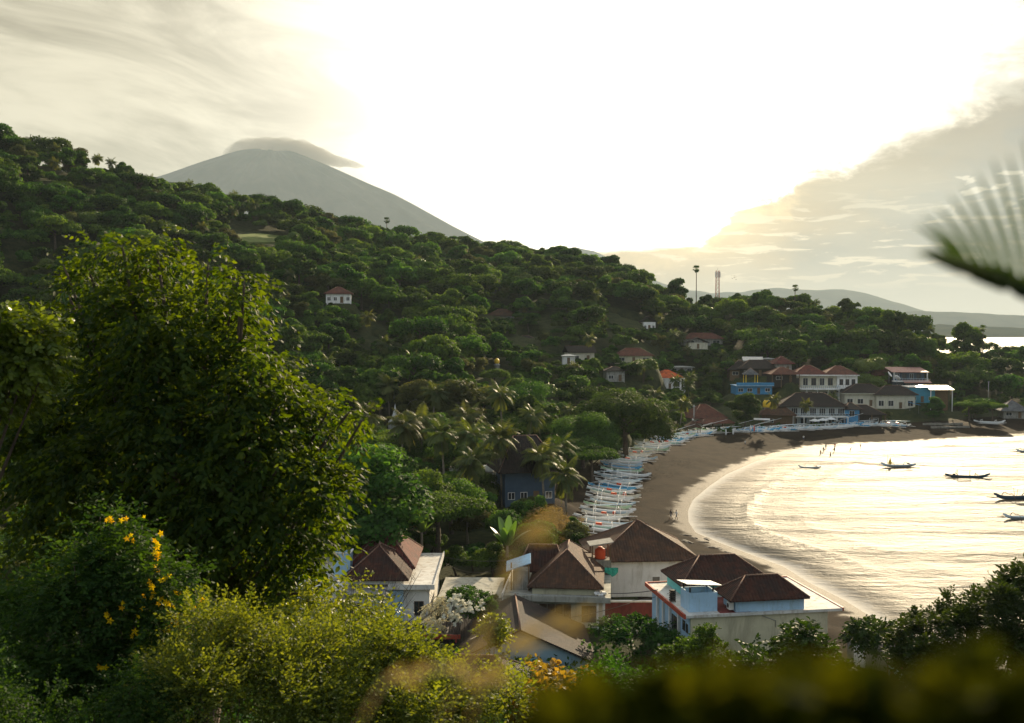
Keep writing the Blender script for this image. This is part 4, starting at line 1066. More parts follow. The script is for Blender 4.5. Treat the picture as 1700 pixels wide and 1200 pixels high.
    g = MB(); g.add([(-5.6, .5, 1.003), (6.5, .5, 1.003), (.45, .5, 3.9), (-5.6, .75, 1.003), (6.5, .75, 1.003), (.45, .75, 3.9)], [(0, 1, 2), (5, 4, 3), (0, 3, 4, 1), (1, 4, 5, 2), (2, 5, 3, 0)]); g.build('gable_wall', M['block'], t)
    gable_roof(t, -6.5, 7.4, 0, 12.0, .95, 3.15, 'y', 'tile_black')
    door(t, 1.4, -.6, .9, 1.9, .497, 'turq'); window(t, -1.4, .1, 1.0, .9, .497, 'white')
    t = house('small dark hipped roof crowded by shrubs at the foot of the slope', at=(-9.4, 80.5, 3.6), rz=-6)
    MB().box(.8, 9.6, .8, 6.0, -2, 1.3).build('wall', M['concrete'], t); hip_roof(t, 0, 10.4, 0, 6.8, 1.4, 1.9, 5.2, 'x', 'tile_black')
    door(t, 4.6, -.6, .9, 1.8, .797)
    t = house('tin-roofed lean-to with a red edge below the white and light blue house', name='lean_to', cat='shed', at=(-11.6, 93.8, 3.0), rz=0)
    MB().box(0, 6.1, 1.0, 3.6, -2, 2.0).build('wall', M['dark'], t)
    MB().obox((3.2, 2.2, 2.25), 7.0, 3.4, .08, Matrix.Rotation(R(7), 3, 'X')).build('roof', M['tile_black'], t)
    MB().box(-.4, 6.8, .42, .5, 1.85, 2.25).build('roof_edge', M['red'], t)
    for x in (0, 6.3): MB().box(x, x + .15, .6, .75, -2, 2.0).build('post', M['red'], t)
    w = thing('compound_wall', 'dull red wall running between the beige house and the white-decked house', 'wall', (9.6, 108.0, 0))
    MB().box(0, 6.6, 0, .25, .8, 4.55).build('wall_body', M['redwall'], w); MB().box(-.02, 6.6, -.05, .3, 4.553, 4.72).build('coping', M['white'], w)
    # ---- yard at the right of the white-decked house
    w = thing('yard_wall', 'earth-brown yard wall with white door right of the flat-decked house', 'wall', (30.6, 92.5, 0), R(-28))
    MB().box(0, 7.6, 0, .3, .5, 5.4).build('wall_body', M['concrete'], w)
    dd = MB().box(.6, 1.6, -.06, -.003, 3.0, 5.0).build('door', M['white'], w); MB().box(.7, .76, -.12, -.063, 3.9, 4.05).build('handle', M['steel'], dd)
    w = thing('brick_wall', 'dark red brick wall with sloping top between leafy trees by the sea', 'wall', (31.2, 84.2, 0), R(-20))
    q = MB(); q.add([(0, 0, 1), (2.6, 0, 1), (2.6, 0, 5.3), (0, 0, 6.6), (0, .3, 1), (2.6, .3, 1), (2.6, .3, 5.3), (0, .3, 6.6)], [(0, 1, 2, 3), (7, 6, 5, 4), (0, 4, 5, 1), (1, 5, 6, 2), (2, 6, 7, 3), (3, 7, 4, 0)]); link('wall_body', q.mesh('wall_body', M['redwall']), w)
    q = MB(); q.obox((1.3, .15, 6.02), 2.95, .36, .12, Matrix.Rotation(math.atan2(1.3, 2.6), 3, 'Y')); link('coping', q.mesh('coping', M['beige']), w)
    p = thing('stair_plank', 'pale green plank leaning down across the dark brick wall', 'plank', (31.2, 84.0, 0), R(-20))
    q = MB(); q.obox((1.3, -.25, 4.7), 3.7, .3, .5, Matrix.Rotation(R(52), 3, 'Y')); link('board', q.mesh('board', M['turqgrey']), p)
    for k, (xx, lb) in enumerate(((0.0, 'slim grey post left of the dark brick wall'), (2.75, 'slim grey post right of the dark brick wall'))):
        o = thing('post', lb, 'post', (31.2 + xx * .94, 83.7 - xx * .34, 1.5)); MB().tube([(0, 0, 0), (0, 0, 4.4)], .07, 6).build('shaft', M['steel'], o); MB().box(-.1, .1, -.1, .1, 4.4, 4.5).build('cap', M['steel'], o)
    o = thing('rowing_boat', 'white rounded boat hull half hidden by leaves in the yard', 'boat', (28.6, 83.6, 3.3), R(-12))
    q = MB(); q.lathe([(.05, 0), (.5, .05), (.85, .35), (1.0, .75), (1.02, .85), (.9, .83), (.7, .4), (.05, .2)], (0, 0, 0), 16); me = q.mesh('hull', M['white'])
    h = link('hull', me, o); h.scale = (1.15, .75, 1)
    o = thing('chair', 'cream plastic chair on the yard paving beside the white boat hull', 'chair', (30.1, 82.6, 2.9), R(25))
    MB().box(-.25, .25, -.25, .25, .42, .47).build('seat', M['cream'], o); MB().box(-.25, .25, .2, .25, .47, 1.0).build('backrest', M['cream'], o)
    for x in (-.22, .19):
        for y in (-.24, .2): MB().box(x, x + .04, y, y + .04, 0, .42).build('leg', M['cream'], o)
M['turqgrey'] = mat_plain('weathered pale green board', (0.36, 0.48, 0.42), 0.8, 0.3, 2, 0.1, (0.2, 0.25, 0.22))

def far_houses():
    V = villa
    V('lone white house with rust-red hipped roof high among the hillside trees at the left', 562, 503, 338, 8.2, 6, 3.0, 2.3, 8, 'white', 'tile_rust', wins=4, rl=1.0, over=.7)
    V('brown-roofed house without visible walls in the middle of the hill trees', 832, 537, 400, 10, 7, 3.0, 2.6, -6, 'grey', 'tile_brown', wins=2, over=.8)
    V('white gable-fronted house with arched windows under the hill crest', 1078, 548, 430, 5.2, 7, 3.4, 2.3, 5, 'white', 'tile_black', gable='y', wins=3, over=.4)
    V('dark-roofed shed beside the white gable-fronted house', 1054, 549, 432, 6.5, 6, 2.6, 1.8, 5, 'white', 'tile_black', wins=2)
    V('tiny white hut with pinkish roof left of the dark-roofed shed', 1026, 541, 436, 4.2, 4, 2.4, 1.2, -5, 'white', 'tile_rust', wins=2)
    V('house with long dark brown roof above the orange-roofed house', 1168, 573, 425, 16, 7, 2.6, 2.4, 3, 'grey', 'tile_rust', wins=3, rl=9)
    V('small dark gabled house just below the long brown roof', 1159, 579, 408, 7.5, 6, 2.4, 2.0, 0, 'cream', 'tile_black', gable='y', wins=1)
    V('low white house with dark roof half sunk in the trees at mid hill', 872, 577, 372, 8, 6, 2.5, 1.8, -4, 'white', 'tile_black', wins=2)
    V('pale gabled end of a house with slate-dark roof in the valley trees', 966, 600, 352, 9, 6, 3.0, 2.2, 14, 'cream', 'tile_black', gable='x', wins=2)
    V('wide brown-roofed house between bushy trees left of the orange roof', 1052, 603, 360, 13, 7, 2.6, 2.6, -3, 'beige', 'tile_rust', wins=3, rl=5)
    V('small white flat house at the edge of the wood left of the wide brown roof', 944, 604, 345, 4.2, 4, 2.6, .6, 0, 'white', 'metal', wins=1, caps=False)
    V('white cottage glimpsed between hill trees below the lone white house', 637, 576, 330, 5, 4, 2.2, 1.0, 0, 'white', 'tile_black', wins=2)
    V('pale stone house with grey walls behind the trees left of the wide brown roof', 1022, 633, 330, 6, 5, 3.4, 1.2, 8, 'grey', 'tile_black', wins=2)
    o = thing('tarpaulin', 'turquoise tarpaulin roof patch among the mid hill trees', 'tarpaulin', tuple(aty(905, 543, 395)))
    MB().obox((0, 0, 0), 3.4, 2.6, .08, Matrix.Rotation(R(24), 3, 'X')).build('sheet', M['turq'], o)
    for x in (-1.5, 1.5): MB().tube([(x, 0, -5), (x, 0, 0)], .05, 5).build('pole', M['timber'], o)
    # orange roof house with its arched terrace
    t = V('white house with bright orange tiled roof and balustrade terrace', 1112, 646, 376, 9.0, 8, 3.9, 2.8, 10, 'white', 'tile_orange', over=1.0, wins=3, eave='white', posts=4, rl=1.5, wh=2.0)
    a = MB(); a.box(-3.6, 7.0, -5.2, -1.2, -4, -.1); a.build('terrace', M['white'], t)
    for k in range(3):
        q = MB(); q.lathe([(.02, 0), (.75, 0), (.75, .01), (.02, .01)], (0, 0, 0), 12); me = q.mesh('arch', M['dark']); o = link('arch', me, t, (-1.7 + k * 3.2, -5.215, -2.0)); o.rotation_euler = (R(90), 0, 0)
    rail(t, -3.6, 7.0, -5.1, -.1, 16)
    V('grey flat-roofed block right behind the bright orange roof', 1132, 620, 396, 8.5, 6, 2.4, .35, 5, 'grey', 'metal', wins=3, caps=False)
    # beach house with the big rust roof
    t = V('big rust-brown pyramid-roofed house behind the beached boats near the wood', 1177, 706, 320, 10.2, 9, 2.2, 4.0, 14, 'cream', 'tile_rust', over=1.0, wins=3, rl=2.0)
    hip_roof(t, -5.5, 6.0, -6.5, -.9, 1.2, 1.3, 7, 'x', 'tile_rust', name='porch_roof')
    for x in (-5, -1.6, 1.8, 5.4): MB().box(x - .15, x + .15, -6.2, -5.9, -4, 1.2).build('post', M['timber'], t)
    g = hitb(1150, 722); t = thing('gazebo', 'small thatched gazebo with white finial behind the beached boats', 'gazebo', (g.x, g.y, g.z), 0)
    hip_roof(t, -2.2, 2.2, -2.2, 2.2, 2.5, 1.7, 0, 'x', 'tile_brown', caps=False)
    for x in (-1.8, 1.8):
        for y in (-1.8, 1.8): MB().box(x - .1, x + .1, y - .1, y + .1, 0, 2.5).build('post', M['timber'], t)
    MB().lathe([(.25, 0), (.2, .3), (.02, .6)], (0, 0, 4.2), 8).build('finial', M['white'], t)
    # restaurant beyond the pointed tree
    t = V('open-fronted brown-roofed restaurant just right of the tall dense beach tree', 1290, 706, 322, 9.5, 8, 3.2, 3.0, -16, 'timber', 'tile_brown', over=1.2, wins=2, rl=3, posts=4)
    MB().obox((-4.6, -3.2, 2.1), 5.0, 3.2, .1, Matrix.Rotation(R(5), 3, 'X')).build('awning', M['canvas'], t)
    # two-storey sea-front hotel
    t = V('long two-storey blue and white hotel with dark roof and glass balcony doors on the beach', 1349, 706, 324, 20, 9, 5.9, 4.0, -4, 'h_grey', 'tile_black', over=.9, wins=0, rl=9)
    for k in range(7):
        x = -9 + k * 2.9; window(t, x + .4, 3.3, 2.0, 2.2, -.003, 'white', nx=3); 
        window(t, x + .4, .3, 1.9, 2.0, -.003, 'white' if k % 2 else 'blue', nx=2)
    MB().box(-10, 10.6, -2.0, -.003, 2.75, 3.0).build('balcony', M['white'], t); rail(t, -10, 10.6, -1.9, 3.01, 22, 'h_sky')
    for k in range(7): MB().box(-10 + k * 3.4, -9.75 + k * 3.4, -1.95, -1.7, -2, 2.75).build('column', M['white'], t)
    MB().box(10.003, 14.5, 0, 7, -2, 5.0).build('wing_wall', M['blue'], t); hip_roof(t, 9.6, 15.4, -.8, 7.8, 5.2, 1.8, 1, 'x', 'tile_black')
    window(t, 12.2, 2.9, 1.6, 1.8, -.003, 'white')
    # three-storey hotel above
    g = aty(1362, 664, 362)
    t = thing('hotel', 'big cream three-storey hotel with red hipped roofs and long white eaves above the beach', 'hotel', (g.x, 362, g.z), R(-3))
    MB().box(-9.5, 5.5, 0, 10, -6, 8.7).build('wall', M['cream'], t); MB().box(5.503, 12.5, -1.2, 10, -6, 8.7).build('wing_wall', M['white'], t)
    MB().box(-10.5, 12.9, -2.4, 10.8, 8.703, 9.05).build('eave_board', M['white'], t)
    hip_roof(t, -9.6, 2.4, -1.6, 9.8, 9.1, 3.1, 2, 'x', 'tile_red'); hip_roof(t, .8, 13.0, -2.0, 9.4, 9.09, 3.0, 1.6, 'x', 'tile_rust')
    MB().box(-9.8, 5.5, -4.6, -.003, 3.9, 4.4).build('balcony', M['white'], t); rail(t, -9.8, 5.5, -4.5, 4.41, 22, 'blue')
    MB().box(5.503, 13.6, -3.0, -1.203, 4.2, 4.7).build('balcony', M['white'], t); rail(t, 5.5, 13.6, -2.9, 4.71, 10, 'dark')
    MB().box(-7.0, 5.4, -6.2, -4.603, -.9, -.2).build('balcony', M['white'], t); rail(t, -7.0, 5.4, -6.1, -.19, 16, 'navy')
    MB().box(-7.4, 5.4, -4.6, -.003, -6, -.2).build('lower_wall', M['navy'], t)
    MB().box(-14, -7.403, -3.6, 6, -6, 2.4).build('side_wall', M['navy'], t); MB().box(-14.2, -7.2, -3.8, 6.2, 2.403, 2.7).build('side_roof', M['white'], t)
    for k in range(5): window(t, -8.2 + k * 2.9, 5.2, 1.7, 2.6, -.003, 'white' if k % 2 else 'timber', nx=2)
    for k in range(5): window(t, -6.2 + k * 2.6, .5, 1.6, 2.5, -.003, 'white', nx=2)
    for k in range(3): window(t, 6.9 + k * 2.1, 5.4, 1.3, 2.1, -1.203, 'timber', nx=2)
    for k in range(5): MB().box(-9.6 + k * 3.7, -9.35 + k * 3.7, -4.4, -4.15, -.19, 3.9).build('column', M['white'], t)
    window(t, 9.6, 1.6, .8, .8, -1.203, 'white', nx=1)
    # roofs at the left of it
    V('rust-red pavilion roof directly left of the cream three-storey hotel', 1303, 634, 356, 8.2, 7, 2.6, 2.4, 5, 'dark', 'tile_rust', over=1.2, wins=2, posts=4)
    V('taller reddish hipped roof behind the rust-red pavilion', 1301, 618, 372, 6.0, 6, 3.0, 2.8, 5, 'grey', 'tile_red', over=1.0, wins=2, rl=0)
    V('dark brown roofed row left of the hotel pavilion', 1262, 624, 372, 14, 8, 2.6, 3.0, 2, 'dark', 'tile_black', over=1.0, wins=3, rl=6)
    V('brown roofed house at the left end above the blue terrace', 1230, 626, 374, 8, 7, 2.6, 3.2, -3, 'timber', 'tile_black', over=1.0, wins=2)
    V('grey metal-roofed loft standing above the brown roofs', 1250, 611, 384, 6.4, 5, 2.8, 1.3, -8, 'metal', 'metal', over=.6, wins=2, gable='x', caps=False, low=7)
    V('small grey concrete tower with corner horns left of the reddish hipped roof', 1277, 607, 386, 3.4, 3.4, 2.6, .3, 0, 'grey', 'metal', over=.4, wins=1, caps=False, low=7)
    t = V('blue walled terrace building with white chairs above the tall dense beach tree', 1252, 654, 352, 12.5, 7, 2.8, 0, 3, 'blue', 'metal', wins=4, low=5, frame='white')
    MB().box(-6.5, 6.6, -1.2, 7.2, 2.803, 3.0).build('roof_terrace', M['ltblue'], t); MB().box(-6.5, 6.6, -1.2, -1.08, 3.003, 4.0).build('parapet', M['blue'], t)
    g = aty(1246, 632, 357); t = thing('gazebo', 'grey pyramid-roofed gazebo on the blue terrace', 'gazebo', (g.x, 357, g.z), 0)
    hip_roof(t, -2.5, 2.5, -2.2, 2.6, 2.3, 2.2, 0, 'x', 'slate', caps=True)
    for x in (-2, 2):
        for y in (-1.8, 2.0): MB().box(x - .1, x + .1, y - .1, y + .1, -1, 2.3).build('post', M['yellow'], t)
    # right of the hotel
    V('cream bungalow with black roof directly right of the cream hotel', 1437, 674, 352, 14, 8, 4.2, 2.9, -6, 'cream', 'tile_black', over=1.0, wins=4, eave='cream', rl=5, storeys=1, wh=1.7)
    V('cream bungalow with black roof touching the blue house', 1487, 678, 350, 13, 8, 4.6, 3.0, -4, 'cream', 'tile_black', over=1.0, wins=4, rl=5, wh=1.9)
    t = V('dark terrace restaurant under a blackened roof behind the last beached boats', 1424, 704, 324, 15, 7, 3.0, 2.8, -4, 'dark', 'tile_black', over=1.2, wins=3, rl=7, posts=5)
    V('rust-red roof peeping left of the pink-roofed house', 1466, 636, 376, 7.5, 6, 2.8, 3.2, 0, 'timber', 'tile_rust', over=.8, wins=2, rl=1)
    t = thing('house', 'blue three-storey house with a faded pink sheet roof', 'house', tuple(aty(1508, 652, 372)), R(-6))
    MB().box(-5.5, 5.5, 0, 8, -5, 7.4).build('wall', M['navy'], t); MB().obox((0, 3.2, 8.3), 13.0, 11.5, .15, Matrix.Rotation(R(7), 3, 'X')).build('roof', M['pinkroof'], t)
    MB().box(-5.9, 6.2, -2.6, -.003, 4.1, 4.5).build('balcony', M['white'], t); rail(t, -5.9, 6.2, -2.5, 4.51, 12, 'h_sky')
    for x in (-5.7, 5.9): MB().box(x - .15, x + .15, -2.4, -2.1, 4.5, 7.5).build('post', M['white'], t)
    MB().obox((2.2, -2.6, 4.3), 9.5, 4.0, .12, Matrix.Rotation(R(12), 3, 'X')).build('awning', M['pinkroof'], t)
    for k in range(4): window(t, -4 + k * 2.5, 5.0, 1.5, 2.0, -.003, 'dark' if k % 2 else 'h_sky', nx=2)
    for k in range(3): window(t, -3 + k * 2.9, 1.2, 1.6, 2.0, -.003, 'white', nx=2)
    V('turquoise blue house with a lace-white window below the pink sheet roof', 1531, 668, 352, 8.5, 8, 5.2, .5, -5, 'blue2', 'metal', over=.6, wins=3, caps=False)
    t = thing('carport', 'white sheet roof on posts at the right end of the village', 'canopy', tuple(aty(1561, 668, 350)), R(-3))
    MB().obox((0, 1.5, 5.0), 8.2, 6.5, .12, Matrix.Rotation(R(10), 3, 'X')).build('roof', M['metal'], t); MB().box(-3.6, 3.6, 3, 6, -3, 4.4).build('wall', M['timber'], t)
    for x in (-3.6, 3.6): MB().box(x - .12, x + .12, -1.2, -.96, -3, 4.4).build('post', M['white'], t)
    o = thing('awning', 'bright blue awning beside the cream bungalow and blue house', 'awning', tuple(aty(1518, 670, 346)))
    MB().obox((0, 0, 0), 3.4, 2.4, .08, Matrix.Rotation(R(15), 3, 'Y')).build('sheet', M['brightblue'], o)
    for x in (-1.5, 1.5): MB().tube([(x, 0, -5), (x, 0, -.1)], .05, 5).build('pole', M['steel'], o)
    V('grey tent-roofed hut at the right edge of the beach', 1684, 694, 345, 7.0, 6, 2.4, 3.6, -8, 'grey', 'slate', over=1.3, wins=2, rl=0)
    # large thatched roof behind the coconut palms
    t = V('huge blackened tile roof with blue wall behind the coconut palms', 880, 836, 172, 8.6, 8, 5.4, 5.6, 12, 'navy', 'tile_black', over=1.4, wins=4, rl=4)
    t = V('low shed with a pale sheet roof behind the palms, left of the huge blackened roof', 790, 812, 184, 8.5, 5, 3.4, .5, 6, 'grey', 'metal', over=.5, wins=2, caps=False)
    V('dark-roofed house hidden under the big dome trees', 1000, 700, 262, 9, 7, 3.4, 2.6, 0, 'grey', 'tile_black', wins=2)
    for (px, py, Y, mt, r, lb) in ((813, 782, 182, 'white', .75, 'white banded water tank on the low shed among the palms'), (1273, 676, 326, 'yellow', 1.25, 'orange-yellow round water tank on top of the restaurant roof')):
        g = aty(px, py, Y); t = thing('water_tank', lb, 'water tank', tuple(g))
        MB().lathe([(.02, 0), (r, 0), (r * 1.05, r * .3), (r, r * .6), (r * 1.05, r * 1.0), (r, r * 1.3), (r * .6, r * 1.8), (.02, r * 1.9)], (0, 0, 0), 14).build('tank', M[mt], t)
        q = MB().box(-r, r, -r, r, -.25, -.01).build('platform', M['concrete'], t)
        for x in (-r * .8, r * .8):
            for y in (-r * .8, r * .8): MB().box(x - .07, x + .07, y - .07, y + .07, -3, -.25).build('leg', M['steel'], t)
    g = aty(825, 632, 310); t = thing('shrine_tower', 'slim grey shrine tower with a yellow top rising from the valley trees', 'shrine', tuple(g))
    MB().lathe([(1.2, -4), (1.1, 2), (1.3, 2.1), (.8, 2.5), (.8, 4.6), (1.1, 4.8), (.6, 5.2)], (0, 0, 0), 8).build('tower', M['grey'], t); MB().lathe([(.6, 5.21), (.75, 5.6), (.7, 6.4), (.1, 6.9)], (0, 0, 0), 8).build('cap', M['yellow'], t)
    g = aty(656, 700, 235); t = thing('temple_spire', 'pale pointed temple spire behind the coconut palms', 'shrine', tuple(g))
    MB().lathe([(1.6, -3), (1.6, 0), (1.1, .6), (.6, 1.6), (.2, 3.0), (.02, 4.2)], (0, 0, 0), 8).build('spire', M['metal'], t)
    # satellite dishes
    for k, (px, py, Y, lb) in enumerate(((1309, 668, 338, 'white satellite dish above the left end of the long beach hotel'), (1476, 622, 360, 'white satellite dish left of the pink-roofed house'), (1489, 628, 356, 'lower white satellite dish in front of the pink-roofed house'))):
        t = thing('satellite_dish', lb, 'satellite dish', tuple(aty(px, py, Y)), k)
        d = MB(); d.lathe([(.05, 0), (.5, .06), (.9, .22), (1.15, .42), (1.1, .45), (.85, .26), (.05, .05)], (0, 0, 0), 14); o = link('dish', d.mesh('dish', M['white']), t); o.rotation_euler = (R(55), 0, 0)
        MB().tube([(0, 0, -3), (0, 0, 0)], .07, 6).build('mast', M['steel'], t)
M['slate'] = mat_tiles('grey slates', (0.13, 0.135, 0.14), (0.19, 0.19, 0.19)); M['blue2'] = mat_plain('sea blue paint', (0.06, 0.27, 0.38), 0.7, 0.2, 0.8, 0.1); M['brightblue'] = mat_plain('bright blue sheet', (0.02, 0.38, 0.85), 0.5, 0.1, 1, 0.0)
def hitb(px, py): return hit(px, py, 100.0)
# ================================================================ BOATS
def hull_mesh(L, col_mat, col2_mat, beam=.62):
    """slim planked hull with raised pointed ends"""
    n = 17; secs = []
    for i in range(n):
        t = -1 + 2 * i / (n - 1); x = t * L / 2
        w = beam * (1 - abs(t) ** 2.4) * .5 + .03
        keel = .02 + .55 * abs(t) ** 4; sheer = .62 + .38 * abs(t) ** 3 + (.25 * max(0, t) ** 8)
        secs.append([(x, w * .92, sheer), (x, w, sheer - .12), (x, w * .85, keel + (sheer - keel) * .35), (x, w * .3, keel), (x, -w * .3, keel), (x, -w * .85, keel + (sheer - keel) * .35), (x, -w, sheer - .12), (x, -w * .92, sheer), (x, -w * .7, sheer - .09), (x, 0, sheer - .14 - .1 * (1 - abs(t))), (x, w * .7, sheer - .09)])
    m = len(secs[0]); vs = [p for s in secs for p in s]
    fs = [(i * m + k, i * m + (k + 1) % m, (i + 1) * m + (k + 1) % m, (i + 1) * m + k) for i in range(n - 1) for k in range(m)]
    fs += [tuple(range(m))[::-1], tuple((n - 1) * m + k for k in range(m))]
    b = MB(); b.add(vs, fs, False)
    b.add([(L / 2 - .05, -.04, .75), (L / 2 - .05, .04, .75), (L / 2 + .55, 0, 1.0), (L / 2 - .05, .04, 1.2), (L / 2 - .05, -.04, 1.2), (L / 2 + .5, 0, 1.35)], [(0, 2, 1), (1, 2, 5, 3), (0, 4, 5, 2), (3, 5, 4), (0, 1, 3, 4)])
    me = b.mesh('hull', col_mat); me.materials.append(col2_mat)
    for p in me.polygons:
        if p.center.z > .55: p.material_index = 1
    return me
def boat_proto(hm, h2, rig, canopy=False, L=8.6, arms='white'):
    t = bpy.data.objects.new('outrigger_boat', None); COL.objects.link(t); t.empty_display_size = .3
    link('hull', hull_mesh(L, M[hm], M[h2]), t)
    for s in (-1, 1):
        MB().tube([(-L * .50, s * 2.1, .16), (-L * .2, s * 2.1, .12), (L * .3, s * 2.1, .12), (L * .56, s * 2.05, .30)], [.07, .085, .085, .05], 7).build('float', M[arms], t)
    for x in (-L * .24, L * .23):
        pts = []
        for q in (-1, -.93, -.8, -.62, -.4, -.15, .15, .4, .62, .8, .93, 1):
            a = abs(q); z = .78 + .42 * math.sin(min(1, a / .62) * math.pi * .75) * (a <= .62) + (0 if a <= .62 else (.297 - (a - .62) / .38 * .9))
            pts.append((x + .12 * a, q * 2.1, max(z, .18)))
        MB().tube(pts, .06, 6).build('cross_arm', M[arms], t)
    if 'sail' in rig:
        MB().tube([(-L * .42, .25, .95), (-L * .1, .25, 1.25), (L * .30, .2, 1.7), (L * .5, .2, 2.0)], [.05, .12, .10, .04], 6).build('furled_sail', M['h_sky' if 'b' in rig else 'canvas'], t)
    if 'spar' in rig:
        MB().tube([(-L * .45, -.2, .9), (0, -.2, 2.3), (L * .55, -.2, 3.9)], [.05, .06, .04], 6).build('spar', M['canvas'], t)
    if 'engine' in rig:
        e = MB(); e.box(-L * .30 - .25, -L * .30 + .25, -.85, -.5, .75, 1.15); e.tube([(-L * .3, -.68, .9), (-L * .44, -.75, .5), (-L * .52, -.8, .3)], .04, 5); e.build('engine', M['black'], t)
    if 'box' in rig:
        MB().box(-.5, .5, -.22, .22, .62, .95).build('cool_box', M['orange' if 'o' in rig else 'h_blue'], t)
    if 'bundle' in rig:
        MB().lathe([(.05, 0), (.3, .1), (.36, .3), (.25, .5), (.05, .58)], (1.9, 0, .7), 8).build('net_bundle', M['h_redtrim'], t)
    if canopy:
        r = MB(); r.obox((-.6, 0, 2.15), 3.0, 1.7, .07, Matrix.Rotation(R(3), 3, 'Y')); c = r.build('canopy', M['canvas' if arms == 'white' else 'h_grey'], t)
        for x in (-1.9, .7):
            for y in (-.6, .6): MB().tube([(x, y * .45, .6), (x, y, 2.1)], .035, 5).build('canopy_post', M[arms], t)
    return t
ORD = ['first', 'second', 'third', 'fourth', 'fifth', 'sixth', 'seventh', 'eighth', 'ninth', 'tenth', 'eleventh', 'twelfth', 'thirteenth', 'fourteenth', 'fifteenth', 'sixteenth', 'seventeenth', 'eighteenth', 'nineteenth']
TENS = {20: 'twenty', 30: 'thirty', 40: 'forty', 50: 'fifty', 60: 'sixty', 70: 'seventy'}
def ordinal(n):
    if n <= 19: return ORD[n - 1]
    t = n // 10 * 10
    return TENS[t][:-1] + 'ieth' if n == t else TENS[t] + '-' + ORD[n - t - 1]
def words(o): return len(o.get('label', '').split())
def build_boats():
    specs = [('h_white', 'h_white', 'engine', False, 'white', 'white'), ('h_white', 'h_sky', 'sail', False, 'white', 'white boat with pale blue deck'), ('h_sky', 'h_white', 'sailb engine', False, 'light blue', 'light blue'),
             ('h_teal', 'h_white', 'box', False, 'teal', 'teal'), ('h_cream', 'h_green', 'spar', False, 'cream', 'cream'), ('h_blue', 'h_white', 'sailb box', False, 'bright blue', 'blue'), ('h_white', 'h_cream', 'boxo bundle', False, 'white', 'orange'), ('h_white', 'h_blue', 'spar engine', False, 'white', 'spar')]
    pr = [boat_proto(a, b, r, c) for a, b, r, c, _, _ in specs]
    desc = ['plain white outrigger boat', 'white boat with pale deck and furled sail', 'light blue boat with furled blue sail', 'teal outrigger boat with small box', 'cream boat with green deck and spar', 'bright blue boat with white deck', 'white boat with orange bundle and box', 'white boat with blue deck and spar']
    ctr = [(1002, 888), (1005, 872), (1008, 855), (1012, 835), (1018, 815), (1030, 795), (1043, 777), (1058, 762), (1078, 750), (1102, 741), (1135, 731), (1170, 723), (1215, 721), (1260, 719), (1300, 717), (1340, 716), (1380, 714), (1420, 712), (1455, 711), (1495, 711)]
    pts = [atz(a, b, 1.6) for a, b in ctr]
    cum = [0]
    for a, b in zip(pts, pts[1:]): cum.append(cum[-1] + (b - a).length)
    rr = random.Random(12); s = 0.5; n = 0; first = [True] * len(pr); order = [0, 3, 1, 0, 6, 2, 4, 1, 0, 6, 3, 7, 5, 0, 1, 2, 0, 4, 7, 1]
    while s < cum[-1]:
        k = max(i for i in range(len(cum)) if cum[i] <= s); k = min(k, len(pts) - 2)
        f = (s - cum[k]) / (cum[k + 1] - cum[k]); p = pts[k].lerp(pts[k + 1], f); tg = (pts[k + 1] - pts[k]).normalized()
        nrm = Vector((tg.y, -tg.x, 0)); far = min(1, max(0, (s - 105) / 40))
        hd = (nrm + tg * (0.05 + .75 * far)).normalized(); ang = math.atan2(hd.y, hd.x) + rr.uniform(-.12, .12) * (1 + far)
        p = p + nrm * rr.uniform(-1.8, 1.2)
        v = order[n % len(order)] if far < .5 else rr.choice([0, 1, 2, 1, 0, 5, 7, 4, 0])
        o = pr[v] if first[v] else copy_tree(pr[v]); first[v] = False
        z = gz(p.x, p.y); dz = gz(p.x + hd.x * 3, p.y + hd.y * 3) - gz(p.x - hd.x * 3, p.y - hd.y * 3)
        o.location = (p.x, p.y, z + .02); o.rotation_euler = (rr.uniform(-.03, .03), -math.atan2(dz, 6), ang); sc_ = rr.uniform(.88, 1.06); o.scale = (sc_, sc_, sc_)
        n += 1
        tag(o, f'{desc[v]}, {ordinal(n)} from near end of beach row', 'boat', 'outrigger boats drawn up on the beach')
        s += rr.uniform(3.3, 4.5) if far < .3 else rr.uniform(2.9, 3.9)
    o = copy_tree(pr[0]); p = hit(1641, 703, 150); o.location = p; o.rotation_euler = (0, 0, R(-35)); tag(o, 'lone white outrigger boat on the dark sand at the far right', 'boat', 'outrigger boats drawn up on the beach'); o.scale = (1.05, 1.05, 1.05)
    # afloat in the bay
    d1 = boat_proto('h_grey', 'h_sky', 'engine', False, 8.2, 'timber'); d2 = boat_proto('h_navy', 'h_navy', 'engine', True, 8.8, 'timber')
    lst = [(d1, 1345, 777, 178, .62, 'small grey outrigger boat afloat near the bathers'), (None, 1493, 775, 184, 1.0, 'blue-grey outrigger boat with yellow bundle afloat in the middle of the bay'),
           (d2, 1604, 793, -14, 1.0, 'dark outrigger boat with a raised canopy afloat right of the blue-grey one'), ('2', 1692, 828, 190, 1.12, 'dark canopied outrigger boat cut by the right edge of the photo'),
           ('1', 1706, 750, 200, .9, 'dark outrigger boat tip at the right edge above the canopied boats'), ('1', 1702, 861, 185, .9, 'black boat end at the right edge below the canopied boats')]
